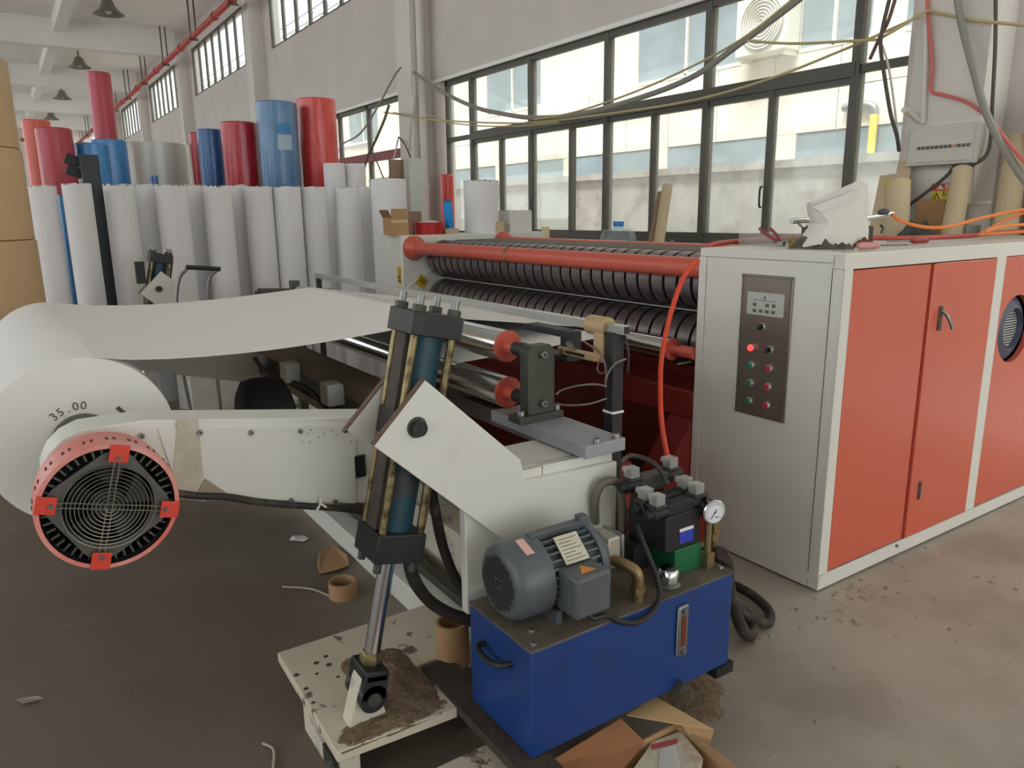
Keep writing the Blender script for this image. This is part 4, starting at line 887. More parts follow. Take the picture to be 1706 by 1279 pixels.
for k, dx in enumerate((.045, .075)):
    x = gc.x + dx; y = gc.y + .05 + .02 * k
    part(MB().tube([(x, y, TZ1 + .12), (x + .02, y + .01, TZ1 + .125), (x + .028, y + .01, TZ1 + .10), (x + .028, y + .01, TZ1 + .03), (x + .02, y + .03, TZ1 - .02)], .010, 10), 'outlet_pipe', BRASS, hp)
    part(MB().lathe([(.016, 0), (.016, .022)], (x + .028, y + .01, TZ1 + .06), (0, 0, 1), 6), 'pipe_nut', BRASS, hp)
# hoses
HS = [([(1.80, 1.50, .52), (1.88, 1.54, .45), (1.98, 1.60, .28), (2.08, 1.62, .10), (2.16, 1.64, .03), (2.26, 1.72, .03), (2.30, 1.95, .03), (2.2, 2.2, .03)], .022, 'ribbed dark hose looping onto the floor right of the blue tank'),
      ([(1.80, 1.54, .50), (1.92, 1.62, .42), (2.08, 1.72, .25), (2.20, 1.72, .08), (2.28, 1.66, .03), (2.38, 1.74, .03), (2.42, 1.95, .03), (2.3, 2.25, .03)], .02, 'outer dark hose lying on the floor beside the white cabinet'),
      ([(1.79, 1.58, .48), (1.86, 1.66, .34), (1.95, 1.72, .14), (2.02, 1.72, .03), (2.10, 1.80, .03), (2.1, 2.2, .03)], .018, 'thin dark hose dropping behind the right end of the blue tank')]
for pts, r, lab in HS: solo(MB().tube(pts, r, 10, 10), 'hose', RUBBER, pts[-1], lab, 'hose')
cc = at(692, 908, 'y', 1.93)
h1 = [at(682, 880, 'y', 1.90), at(680, 920, 'y', 1.92), at(690, 965, 'y', 1.93), at(715, 1000, 'y', 1.95), at(750, 1022, 'y', 1.93), at(790, 1035, 'y', 1.9)]
solo(MB().tube(h1, .02, 10, 8), 'hose', RUBBER, h1[-1], 'dirty hose curving from the cylinder foot to behind the blue tank', 'hose')
h2 = [at(718, 815, 'y', 1.9), at(725, 850, 'y', 1.92), at(738, 910, 'y', 1.94), at(760, 965, 'y', 1.93), at(790, 1005, 'y', 1.9)]
solo(MB().tube(h2, .016, 10, 8), 'hose', RUBBER, h2[-1], 'straighter dark hose hanging from under the slanted bracket plate', 'hose')
h3 = [at(992, 870, 'y', 1.76), at(992, 830, 'y', 1.74), at(1003, 806, 'y', 1.73), at(1022, 801, 'y', 1.72), at(1034, 815, 'y', 1.72), at(1037, 860, 'y', 1.72), at(1036, 920, 'y', 1.72)]
solo(MB().tube(h3, .014, 10, 8), 'hose', mat('hose_grey', '#6d675c', .6), h3[-1], 'grey hose arched behind the motor against the white post', 'hose')
rh = [at(1163, 434, 'x', 2.6), at(1140, 460, 'x', 2.5), at(1118, 520, 'x', 2.4), at(1103, 590, 'x', 2.3), at(1100, 650, 'x', 2.2), at(1103, 710, 'x', 2.1), at(1113, 768, 'x', 1.95)]
solo(MB().tube(rh, .011, 10, 8), 'hose', mat('hose_orange_red', '#dd4a2c', .45), rh[-1], 'bright orange red hose hanging in front of the banded rollers', 'hose')
# ================================================================== WHITE PAPER ROLLS IN A ROW
ORD = ['leftmost', 'second', 'third', 'fourth', 'fifth', 'sixth', 'seventh', 'eighth', 'ninth', 'tenth', 'eleventh']
def std_roll(name, cx, cy, r, h, m, label, cat, group, z0=0, lean=None, n=40, core=.04, ragged=0, parts=True):
    t = thing(name, (cx, cy, z0), label, cat, group); rnd = random.Random(int(cx * 1000 + cy * 77))
    o = MB(); vs = []; lv = [0, .02, .25, .5, .75, h - .03, h] if ragged else [0, .01, h - .012, h]
    rr = [r, r, r, r, r, r, r] if ragged else [r - .004, r, r, r - .01]
    for k, (z_, q) in enumerate(zip(lv, rr)):
        if ragged and k in (2, 3, 4): z_ = h * z_
        for i in range(n):
            a = 2 * math.pi * i / n; w_ = 1 + (ragged * .02 * math.sin(3 * a + k) if k else 0); dz = (rnd.uniform(-.012, .012) if ragged and k == len(lv) - 1 else 0)
            vs.append((cx + q * w_ * math.cos(a), cy + q * w_ * math.sin(a), z0 + z_ + dz))
    fs = [[k * n + i, k * n + (i + 1) % n, (k + 1) * n + (i + 1) % n, (k + 1) * n + i] for k in range(len(lv) - 1) for i in range(n)]
    fs.append(list(range(n))[::-1]); fs.append([(len(lv) - 1) * n + i for i in range(n)])
    part(o.add(vs, fs), 'wrapper', m, t)
    part(MB().lathe([(core, 0), (core, .004)], (cx, cy, z0 + h), (0, 0, 1), 16), 'core_end', CARDIN, t)
    if lean: t.rotation_euler = lean
    return t
# (left px, right px, top py, row distance)
ROW = [(44, 95, 306, 6.9), (101, 153, 303, 6.75), (170, 225, 304, 6.85), (257, 313, 305, 6.8), (336, 385, 306, 6.8), (405, 453, 307, 6.85), (454, 500, 307, 6.8), (501, 542, 308, 6.8), (556, 598, 308, 6.75)]
for i, (a, b, ty, Y) in enumerate(ROW):
    A, B_ = at(a, 420 if a > 100 else 400, 'y', Y), at(b, 420, 'y', Y); pa, pb = at(a, ty + 5, 'y', Y), at(b, ty + 5, 'y', Y)
    cx = (pa.x + pb.x) / 2; wpx = (pb.x - pa.x); r = wpx / 2 * .97
    top = at((a + b) / 2, ty + 4, 'y', Y - r).z
    std_roll('white_roll', cx, Y, r, top, ROLLW, 'white paper roll standing in the front row, %s from the left' % (ORD[i] if i else 'first'), 'paper roll', 'white paper rolls standing in a row', ragged=.6)
BROW = [(158, 185, 311, 7.2, 'narrow white roll showing behind the second front roll'), (222, 268, 308, 7.2, 'white roll half hidden behind the third and fourth front rolls'),
        (303, 345, 309, 7.15, 'white roll in shade between the fourth and fifth front rolls'), (378, 412, 309, 7.15, 'white roll in shade between the fifth and sixth front rolls'),
        (597, 637, 312, 7.1, 'white roll half hidden behind the big roll near the cardboard box')]
for a, b, ty, Y, lab in BROW:
    pa, pb = at(a, ty, 'y', Y), at(b, ty, 'y', Y); r = (pb.x - pa.x) / 2
    std_roll('white_roll', (pa.x + pb.x) / 2, Y, r, at((a + b) / 2, ty, 'y', Y - r).z, ROLLW, lab, 'paper roll', 'white paper rolls behind the front row', ragged=.5)
for a, b, ty, Y, lab in [(539, 573, 271, 7.6, 'taller pale roll behind the white row, left of two'), (574, 607, 272, 7.6, 'taller pale roll behind the white row, right of two'), (619, 673, 297, 6.45, 'widest white roll standing beside the cardboard box on the machine')]:
    pa, pb = at(a, ty, 'y', Y), at(b, ty, 'y', Y); r = (pb.x - pa.x) / 2
    std_roll('white_roll', (pa.x + pb.x) / 2, Y, r, at((a + b) / 2, ty, 'y', Y - r).z, ROLLW, lab, 'paper roll', 'tall white rolls behind the machine')
# ------------------------------------------------------------------ coloured film rolls
FRED = mat('film_red', '#b5202c', .28, var=.15, vscale=5, stretch=(3, 3, .5), bump=.9, bscale=9, coat=.3)
FRED2 = mat('film_red_light', '#d8433c', .28, var=.15, vscale=5, stretch=(3, 3, .5), bump=.9, bscale=9, coat=.3)
FPINK = mat('film_red_dull', '#b3404c', .35, var=.12, vscale=5, stretch=(3, 3, .5), bump=.8, bscale=9)
FBLU = mat('film_blue', '#155a94', .28, var=.12, vscale=5, stretch=(3, 3, .5), bump=.9, bscale=9, coat=.3)
FBLU2 = mat('film_blue_light', '#3c86bf', .32, var=.2, vscale=4, stretch=(3, 3, .5), bump=.9, bscale=9, coat=.3)
FBLU3 = mat('film_blue_grey', '#5b86ab', .28, var=.2, vscale=4, col2='#3f6f98', stretch=(3, 3, .5), bump=1.0, bscale=9, coat=.4)
BIG = [(425, 492, 163, 8.2, FBLU3, 'tall pale blue film wrapped roll with a white sticker'), (494, 557, 158, 8.3, FRED2, 'tall light red film wrapped roll beside the window'),
       (366, 428, 198, 8.6, FRED, 'deep red film wrapped roll left of the pale blue one'), (327, 372, 211, 9.1, FBLU, 'dark blue film roll between two red rolls'),
       (315, 345, 217, 9.7, FRED, 'narrow red roll behind the dark blue film roll'),
       (56, 120, 208, 8.2, FPINK, 'dull red roll in crumpled film beside the brown kraft stack'), (34, 84, 195, 9.2, mat('film_orange', '#d8604e', .35, var=.1, vscale=4), 'orange red roll peeking over the dull red roll'),
       (122, 182, 234, 8.3, FBLU2, 'light blue film roll behind the dark post'), (150, 211, 228, 9.1, FBLU2, 'light blue film roll below the tall slim red roll'),
       (143, 184, 115, 9.9, FPINK, 'tall slim dull red roll rising above the blue rolls')]
for a, b, ty, Y, m, lab in BIG:
    pa, pb = at(a, ty + 6, 'y', Y), at(b, ty + 6, 'y', Y); r = (pb.x - pa.x) / 2 * .98; cx = (pa.x + pb.x) / 2; H = at((a + b) / 2, ty + 3, 'y', Y - r).z
    t = std_roll('film_roll', cx, Y, r, H, m, lab, 'film roll', 'coloured film rolls at the back')
    if a == 425:
        for (u0, v0, u1, v1, mm, nm_) in ((462, 205, 486, 222, mat('sticker_blue', '#3a80ba', .5), 'sticker'), (462, 224, 488, 250, mat('sticker_white', '#a3b7c6', .5), 'sticker')):
            q0 = at(u0, v0, 'y', Y - r); q1 = at(u1, v1, 'y', Y - r); th0, th1 = -math.pi / 2 + (q0.x - cx) / r, -math.pi / 2 + min(1.2, (q1.x - cx) / r)
            vs = []
            for i in range(7):
                th = th0 + (th1 - th0) * i / 6
                for z_ in (q1.z, q0.z): vs.append((cx + (r + .004) * math.cos(th), Y + (r + .004) * math.sin(th), z_))
            part(MB().add(vs, [[2 * i, 2 * i + 2, 2 * i + 3, 2 * i + 1] for i in range(6)]), nm_, mm, t)
pa, pb = at(203, 232, 'y', 10.2), at(311, 232, 'y', 10.2)
std_roll('film_roll', (pa.x + pb.x) / 2, 10.2, (pb.x - pa.x) / 2, at(257, 232, 'y', 9.6).z, mat('film_pale', '#c9cbc2', .3, var=.06, vscale=3, stretch=(3, 3, .3), coat=.3), 'very wide pale grey wrapped roll behind the white row', 'film roll', 'coloured film rolls at the back', n=64)
q = at(252, 293, 'y', 7.6); solo(MB().cyl((q.x, 7.6, 0), (q.x + .02, 7.6, q.z), .035, n=20), 'blue_core', FBLU, (q.x, 7.6, 0), 'small blue roll end sticking up behind the white row', 'roll')
q = at(99, 310, 'y', 7.15); q2 = at(124, 510, 'y', 7.0)
solo(MB().cyl((q2.x, 7.0, 0), (q.x, 7.15, at(98, 325, 'y', 7.15).z), .022, n=14), 'blue_pole', FBLU2, (q2.x, 7.0, 0), 'thin blue pole standing between the first two white rolls', 'pole')
q = at(149, 260, 'y', 7.25); dm = mat('dark_green_black', '#22292b', .5)
dk = thing('dark_post', (q.x, 7.25, 0), 'dark steel post with black clips behind the white rolls', 'post')
part(MB().box(q.x - .085, q.x + .05, 7.1, 7.3, 0, q.z), 'post_body', dm, dk, bevel=.005)
for k in range(2): part(MB().prism([(q.x - .085, q.z - .01 - .09 * k), (q.x - .16, q.z + .02 - .09 * k), (q.x - .19, q.z - .05 - .09 * k), (q.x - .085, q.z - .09 - .09 * k)], 'y', 7.22, 7.30), 'clip', BLK, dk)
# kraft stack
kx = at(-22, 300, 'y', 5.5).x; ks = thing('kraft_stack', (-.1, 5.55, 0), 'tall brown kraft wrapped stack of rolls at the left edge', 'roll stack')
kr = (at(50, 300, 'y', 5.5).x + .1); zs = [0, at(70, 555, 'y', 5.3).z, at(60, 400, 'y', 5.3).z, at(45, 245, 'y', 5.3).z, at(15, 92, 'y', 5.3).z]
for k in range(4):
    part(MB().lathe([(kr - .008, 0.001), (kr, .006), (kr, zs[k + 1] - zs[k] - .006), (kr - .008, zs[k + 1] - zs[k] - .001)], (-.1 - .008 * k, 5.55, zs[k]), (0, 0, 1), 56), 'kraft_roll', KRAFT, ks)
q = at(37, 232, 'y', 5.25); part(MB().sphere((q.x, q.y + .02, q.z), .012, 8, 6), 'plug', CARDIN, ks)
# hand trolley
hr = [at(320, 475, 'y', 5.9), at(310, 446, 'y', 5.9), at(368, 446, 'y', 5.9), at(350, 472, 'y', 5.9), at(346, 500, 'y', 5.9)]
tr = thing('hand_trolley', (hr[0].x, 5.9, 0), 'hand trolley handle with black grip before the white rolls', 'trolley')
a_ = at(296, 475, 'y', 5.9); b_ = at(313, 445, 'y', 5.9); c_ = at(364, 448, 'y', 5.9); d_ = at(347, 472, 'y', 5.9)
part(MB().cyl(b_ + (b_ - c_) * .06, c_ + (c_ - b_) * .06, .017, n=14), 'grip', BLK, tr)
part(MB().tube([b_, a_, Vector((a_.x - .04, 5.9, .7)), Vector((a_.x, 5.9, .12))], .012, 8, 4), 'side_rail', STEEL, tr)
part(MB().tube([c_, d_, Vector((d_.x - .01, 5.9, .7)), Vector((d_.x, 5.9, .12))], .012, 8, 4), 'side_rail', STEEL, tr)
part(MB().box(a_.x - .05, d_.x + .05, 5.6, 5.95, .06, .12), 'toe_plate', STEEL, tr)
q = at(490, 478, 'y', 5.9)
solo(MB().cyl((q.x - .28, 5.9, q.z - .06), (q.x + .3, 5.9, q.z - .10), .07, n=20).cyl((q.x - .30, 5.9, q.z - .06), (q.x - .28, 5.9, q.z - .06), .05, n=16).box(q.x - .05, q.x + .05, 5.85, 5.95, 0, q.z - .1), 'drive_motor', DSTEEL, (q.x, 5.9, 0), 'dark motor beyond the far corner of the paper sheet', 'motor')
# ================================================================== THINGS ON THE FAR FRAME (z = 1.43)
ZT = 1.43
def onf(px, py=392): return at(px, py, 'z', ZT)
def card_box(name, cx, cy, w, d, h, z0, label, flaps=True, m=CARD, rz=0):
    t = thing(name, (cx, cy, z0), label, 'box'); th = .005
    part(MB().box(cx - w / 2, cx + w / 2, cy - d / 2, cy - d / 2 + th, z0, z0 + h).box(cx - w / 2, cx + w / 2, cy + d / 2 - th, cy + d / 2, z0, z0 + h).box(cx - w / 2, cx - w / 2 + th, cy - d / 2 + th, cy + d / 2 - th, z0, z0 + h).box(cx + w / 2 - th, cx + w / 2, cy - d / 2 + th, cy + d / 2 - th, z0, z0 + h).box(cx - w / 2 + th, cx + w / 2 - th, cy - d / 2 + th, cy + d / 2 - th, z0, z0 + th), 'body', m, t, smooth=False)
    if flaps:
        part(MB().box(-.0025, .0025, -d / 2, d / 2, 0, w * .45, Matrix.Translation((cx - w / 2, cy, z0 + h)) @ Matrix.Rotation(R(-28), 4, 'Y')), 'flap', CARDIN, t, smooth=False)
        part(MB().box(-w / 2, w / 2, -.0025, .0025, 0, d * .4, Matrix.Translation((cx, cy - d / 2, z0 + h)) @ Matrix.Rotation(R(-4), 4, 'X')), 'flap', m, t, smooth=False)
    if rz: t.rotation_euler = (0, 0, rz)
    return t
YB = 5.80
def fx(px, Y=YB): return at(px, 390, 'y', Y).x
def fz(px, py, Y=YB): return at(px, py, 'y', Y).z
bxw = fx(681, 5.7) - fx(653, 5.7)
cbx = card_box('cardboard_box', (fx(653, 5.72) + fx(681, 5.72)) / 2, 5.80, bxw, .17, fz(667, 362, 5.72) - ZT, ZT, 'small open cardboard box on the corner of the far machine frame')
part(MB().box(fx(653, 5.71), fx(681, 5.71), 5.712, 5.7145, ZT + .10, ZT + .125), 'packing_tape', mat('tape_clear', '#cbb38a', .25), cbx)
x0_, x1_ = fx(684, 5.95), fx(699, 5.95)
solo(MB().box(x0_, x1_, 5.9, 6.03, ZT, fz(690, 352, 5.95)), 'carton', mat('carton_brown', '#8d7060', .8), (x0_, 5.9, ZT), 'narrow brown carton behind the open cardboard box', 'box', bevel=.003)
bk_ = thing('red_basket', ((fx(692) + fx(738)) / 2, YB, ZT), 'low red plastic tray with glossy contents on the far frame', 'tray')
bx_, br_ = (fx(692) + fx(738)) / 2, (fx(738) - fx(692)) / 2
part(MB().lathe([(br_ * .93, 0), (br_, .10), (br_ * .96, .10), (br_ * .9, .008)], (bx_, YB, ZT), (0, 0, 1), 36), 'tray_body', mat('tray_red', '#b3262a', .3), bk_)
part(MB().sphere((bx_, YB, ZT + .085), br_ * .8, 16, 8, (1, 1, .3)), 'plastic_wrap', clear_mat('wrap_film', (.92, .9, .9), haze=.5), bk_)
x_ = fx(750, 5.85); std_roll('blue_roll', x_, 5.85, (fx(756) - fx(743)) / 2, fz(748, 334, 5.85) - ZT, mat('bright_blue', '#1492dc', .4), 'bright blue slim roll leaning on the far frame by the column', 'roll', None, ZT, lean=(0, R(-4), 0))
solo(MB().lathe([(.05, 0), (.065, 0), (.065, .045), (.05, .045), (.05, 0)], (fx(752, 5.73), 5.73, ZT), (0, 0, 1), 28, cap0=False, cap1=False), 'tape_roll', TUBEC, (fx(752, 5.73), 5.73, ZT), 'tan tape roll at the foot of the bright blue roll', 'tape roll')
yr = 10.3; pa, pb = at(741, 330, 'x', 5.55), at(760, 330, 'x', 5.55); yc = (pa.y + pb.y) / 2
std_roll('red_roll', 5.5, yc, .1, at(750, 290, 'x', 5.5).z, FRED2, 'light red roll standing against the window by the column', 'film roll', None, 0)
x_ = (fx(784) + fx(833)) / 2; std_roll('white_roll', x_, 5.86, (fx(833) - fx(784)) / 2, fz(808, 301, 5.75) - ZT, ROLLW, 'upright white roll standing on the far machine frame', 'paper roll', None, ZT, ragged=.4)
x_ = fx(831, 5.74); solo(MB().lathe([(.038, 0), (.05, 0), (.05, fz(831, 369, 5.74) - ZT), (.038, fz(831, 369, 5.74) - ZT), (.038, 0)], (x_, 5.74, ZT), (0, 0, 1), 28, cap0=False, cap1=False), 'cardboard_core', TUBEC, (x_, 5.74, ZT), 'short tan cardboard core before the upright white roll', 'core')
x0_, x1_ = fx(850, 5.75), fx(897, 5.75)
wb = solo(MB().box(x0_, x0_ + .24, 5.75, 6.0, ZT, fz(870, 350, 5.75)), 'white_box', mat('white_board', '#d8d6cf', .7), (x0_, 5.75, ZT), 'plain white box on the far machine frame', 'box', bevel=.003)
x_ = fx(908, 5.7); solo(MB().box(x_ - .03, x_ + .03, 5.67, 5.72, 1.35, 1.47), 'cream_block', mat('cream', '#e3d2a8', .7), (x_, 5.7, 1.35), 'small cream block at the right end of the far frame', 'block', bevel=.003)
# bottle, tubes on the sill side
def sill(px, py, x=5.45): return at(px, py, 'x', x)
b0 = sill(1030, 403, 5.3); SH = 1.17
shelf = thing('work_bench', (5.3, 6, 0), 'low bench under the long window behind the machine', 'bench')
part(MB().box(5.0, 5.6, 3.1, 8.4, SH - .04, SH), 'bench_top', mat('bench_grey', '#8d8a84', .7), shelf)
for y_ in (3.2, 5.7, 8.3): part(MB().box(5.05, 5.1, y_, y_ + .05, 0, SH - .04), 'leg', DSTEEL, shelf)
bt = thing('water_bottle', (5.3, b0.y, SH), 'large clear water bottle with blue cap on the window bench', 'bottle')
bz = at(1030, 372, 'x', 5.3).z; br_ = abs(at(1010, 390, 'x', 5.3).y - at(1050, 390, 'x', 5.3).y) / 2
part(MB().lathe([(br_ * .95, 0), (br_, .02), (br_, .18), (br_ * .8, .25), (br_ * .3, bz - SH - .06), (br_ * .22, bz - SH - .02)], (5.3, b0.y, SH), (0, 0, 1), 32), 'bottle_body', clear_mat('bottle_blue', (.8, .9, .97), haze=.15), bt)
part(MB().cyl((5.3, b0.y, bz - .03), (5.3, b0.y, bz + .02), br_ * .3, n=16), 'cap', mat('cap_blue', '#2c86d6', .4), bt)
def leaning(px0, py0, px1, py1, x0, x1, r, label, m=TUBEC, yz=None):
    p, q = at(px0, py0, 'x', x0), at(px1, py1, 'x', x1); d = (q - p).normalized(); p2 = p - d * ((p.z - (yz if yz is not None else SH)) / d.z) if d.z else p
    return solo(MB().lathe([(r * .82, 0), (r, 0), (r, (q - p2).length), (r * .82, (q - p2).length), (r * .82, 0)], p2, d, 24, cap0=False, cap1=False), 'cardboard_tube', m, p2, label, 'tube')
leaning(1088, 400, 1103, 322, 5.3, 5.5, .045, 'darker cardboard tube leaning on the long window', mat('tube_dark', '#8f7c5e', .8))
leaning(1098, 402, 1112, 310, 5.25, 5.5, .05, 'pale cardboard tube leaning on the long window beside the darker one')
pp = sill(1120, 398, 5.3)
pw = thing('plastic_pouch', (5.3, pp.y, SH), 'small white plastic pouch on the window bench', 'pouch')
part(MB().sphere((5.3, pp.y, SH + .06), .06, 14, 8, (1, 1, .9)), 'pouch_body', mat('pouch_white', '#d9d8d2', .5), pw)
part(MB().sphere((5.3, pp.y, SH + .14), .025, 10, 6), 'pouch_knot', mat('pouch_dark', '#6d6a5e', .7), pw)
# ================================================================== COLUMN AT THE RIGHT
db = thing('distribution_box', (5.3, 2.75, 1.88), 'pale electrical distribution box with breaker window on the column', 'electrical box')
yA, yB2 = at(1637, 203, 'x', 5.25).y, at(1517, 215, 'x', 5.25).y; z0_, z1_ = 1.875, 2.125
part(MB().box(5.22, 5.33, yA, yB2, z0_, z1_), 'case', mat('box_grey', '#c6c4b8', .5), db, bevel=.01)
part(MB().box(5.212, 5.222, yA + .02, yB2 - .02, z0_ + .02, z1_ - .02), 'cover', MATS['box_grey'], db, bevel=.004)
a, b = at(1528, 246, 'x', 5.21), at(1618, 237, 'x', 5.21)
wn = part(MB().box(5.208, 5.214, b.y, a.y, a.z - .03, a.z + .025), 'breaker_window', mat('breaker_light', '#c9c3b8', .4), db)
for i in range(12):
    y_ = a.y - (a.y - b.y) * (i + .5) / 12; part(MB().box(5.2, 5.209, y_ - .009, y_ + .009, a.z - .016, a.z + .004), 'breaker', mat('breaker_dark', '#55514c', .5) if i != 8 else mat('breaker_orange', '#c98a5a', .5), wn)
sg = thing('warning_sign', (5.32, 2.9, 1.6), 'yellow and red electrical warning sign on the column', 'sign')
s0, s1, s2 = at(1553, 306, 'x', 5.325), at(1582, 318, 'x', 5.325), at(1580, 341, 'x', 5.325)
sy1, sy0 = s0.y, s0.y - .22; sz1, szm, sz0 = at(1553, 306, 'x', 5.325).z, at(1553, 318, 'x', 5.325).z, at(1553, 342, 'x', 5.325).z
part(MB().box(5.322, 5.329, sy0, sy1, sz0, szm), 'sign_panel', mat('sign_yellow', '#e6cf3c', .5), sg, smooth=False)
part(MB().box(5.322, 5.329, sy0, sy1, szm, sz1), 'sign_header', mat('sign_red', '#c8383c', .5), sg, smooth=False)
ty_ = sy1 - .04; tz_ = (sz0 + szm) / 2
part(MB().prism([(ty_ - .034, tz_ - .028), (ty_ + .034, tz_ - .028), (ty_, tz_ + .034)], 'x', 5.319, 5.322), 'sign_triangle', BLK, sg)
part(MB().prism([(ty_ - .024, tz_ - .022), (ty_ + .024, tz_ - .022), (ty_, tz_ + .022)], 'x', 5.318, 5.3192), 'sign_triangle_face', MATS['sign_yellow'], sg)
part(MB().prism([(ty_ + .005, tz_ + .012), (ty_ - .005, tz_ - .003), (ty_ + .001, tz_ - .003), (ty_ - .004, tz_ - .018), (ty_ + .008, tz_ + .001), (ty_ + .002, tz_ + .001)], 'x', 5.3172, 5.3182), 'sign_bolt', BLK, sg)
text('有电', sg, (5.3205, sy1 - .115, tz_ + .022), .045, (0, -1, 0), (0, 0, 1), BLK, 'sign_lettering')
text('危险', sg, (5.3205, sy1 - .115, tz_ - .026), .045, (0, -1, 0), (0, 0, 1), BLK, 'sign_lettering')
text('警告', sg, (5.3205, sy1 - .125, (szm + sz1) / 2), .04, (0, -1, 0), (0, 0, 1), PAPER, 'sign_lettering')
part(MB().prism([(sy1 - .085, szm + .008), (sy1 - .035, szm + .008), (sy1 - .06, sz1 - .008)], 'x', 5.3195, 5.322), 'header_triangle', PAPER, sg)
# tubes and boxes by the column
CT = CZ
leaning(1586, 382, 1604, 283, 5.0, 5.2, .06, 'wide pale cardboard tube leaning on the column under the electrical box', yz=0)
ut = leaning(1492, 395, 1496, 301, 4.75, 4.8, .075, 'upright cardboard tube with yellow tape rim by the column', yz=0)
q = at(1496, 301, 'x', 4.8); part(MB().lathe([(.0765, -.05), (.0765, 0.0)], q, (0, 0, 1), 28, cap0=False, cap1=False), 'tape_band', mat('tape_yellow', '#cdb356', .5), ut, 'yellow tape band')
for k, (a0, b0_, a1, b1_, lab) in enumerate(((1445, 395, 1466, 292, 'thin cardboard strip leaning at the window right of the paper bag'), (1455, 395, 1479, 290, 'second cardboard strip leaning at the window right of the bag'), (1470, 395, 1497, 268, 'tallest cardboard strip leaning by the column'))):
    p, q = at(a0, b0_, 'x', 4.9), at(a1, b1_, 'x', 5.3); d = (q - p).normalized(); p = p - d * (p.z / d.z)
    sdv = Vector((0, -1, 0)); nv = d.cross(sdv).normalized(); wd = .1; vs = []
    for e in (p, q):
        for su, sv in ((0, 0), (wd, 0), (wd, .01), (0, .01)): vs.append(e + sdv * su + nv * sv)
    solo(MB().add(vs, [[0, 1, 2, 3], [7, 6, 5, 4], [0, 4, 5, 1], [1, 5, 6, 2], [2, 6, 7, 3], [3, 7, 4, 0]]), 'cardboard_strip', TUBEC, p, lab, 'cardboard', smooth=False)
a, b = at(1542, 333, 'x', 5.2), at(1583, 385, 'x', 5.2)
solo(MB().box(5.1, 5.3, b.y, a.y, 0, a.z), 'carton', mat('carton_tan', '#a88257', .8), (5.1, b.y, 0), 'brown carton standing under the warning sign', 'box', bevel=.004)
p0 = at(1690, 390, 'x', 5.2)
leaning(1672, 392, 1697, 232, 5.2, 5.5, .07, 'tall cardboard tube leaning in the corner right of the column', yz=0)
a = at(1695, 400, 'x', 5.5); solo(MB().box(5.4, 5.62, a.y - .7, a.y - .05, 0, at(1700, 165, 'x', 5.5).z), 'cardboard_sheet', mat('sheet_brown', '#8f7150', .85), (5.4, a.y - .7, 0), 'stacked brown cardboard sheets at the right edge beyond the column', 'cardboard', bevel=.004)
# boards behind column two
a, b = at(650, 268, 'y', 8.3), at(690, 268, 'y', 8.3)
solo(MB().box(a.x, b.x, 8.3, 8.35, 0, at(670, 266, 'y', 8.3).z), 'brown_board', mat('board_brown', '#9b8672', .8), (a.x, 8.3, 0), 'brown board standing behind the widest white roll', 'board', bevel=.003)
a, b = at(678, 268, 'y', 8.1), at(698, 268, 'y', 8.1)
solo(MB().box(a.x, b.x, 8.05, 8.2, 0, at(688, 264, 'y', 8.1).z), 'pale_cabinet', mat('pale_green', '#c9cfc6', .6), (a.x, 8.05, 0), 'narrow pale panel standing beside the brown board', 'panel', bevel=.005)
solo(MB().cyl((5.45, 10.5, 0), (5.45, 10.5, 7.19), .055, n=16).cyl((5.45, 10.5, 1.95), (5.45, 10.5, 2.05), .068, n=16).box(5.45, 5.64, 10.46, 10.54, 3.0, 3.03), 'drain_pipe', COLM, (5.45, 10.5, 0), 'white drain pipe in the corner of the column by the long window', 'pipe')
# ================================================================== THINGS ON TOP OF THE CABINET (z = CZ)
def ct(px, py): return at(px, py, 'z', CZ)
# clear tray with pliers
a, b = ct(1232, 412), ct(1316, 412); ty0, ty1 = CY0 + .42, CY0 + .60
c = ct(1275, 408)
tx0, tx1, tyA, tyB = c.x - .09, c.x + .12, c.y - .11, c.y + .09
tr_ = thing('plastic_tray', (c.x, c.y, CZ), 'clear plastic tray on the cabinet top', 'tray')
CLR2 = clear_mat('tray_clear', (.93, .93, .92), haze=.12)
for k, (x0_, x1_, y0_, y1_) in enumerate(((tx0, tx1, tyA, tyA + .003), (tx0, tx1, tyB - .003, tyB), (tx0, tx0 + .003, tyA, tyB), (tx1 - .003, tx1, tyA, tyB))):
    part(MB().box(x0_, x1_, y0_, y1_, CZ + .003, CZ + .055), 'tray_side', CLR2, tr_)
part(MB().box(tx0, tx1, tyA, tyB, CZ, CZ + .003), 'tray_bottom', CLR2, tr_)
pl = thing('pliers', (c.x - .02, c.y - .02, CZ + .004), 'red handled pliers standing in the clear tray', 'pliers')
PRED = mat('plier_red', '#8d3a38', .5)
pj = ct(1300, 412) + Vector((0, 0, .02))
for px in (1265, 1283):
    e = at(px, 380, 'x', pj.x - .02); part(MB().tube([pj, pj + (e - pj) * .5 + Vector((0, .012 if px < 1275 else -.008, 0)), e], .007, 8), 'handle', PRED, pl)
part(MB().box(pj.x - .012, pj.x + .012, pj.y - .02, pj.y + .012, pj.z - .016, pj.z + .008), 'jaw', STEEL, pl, bevel=.003)
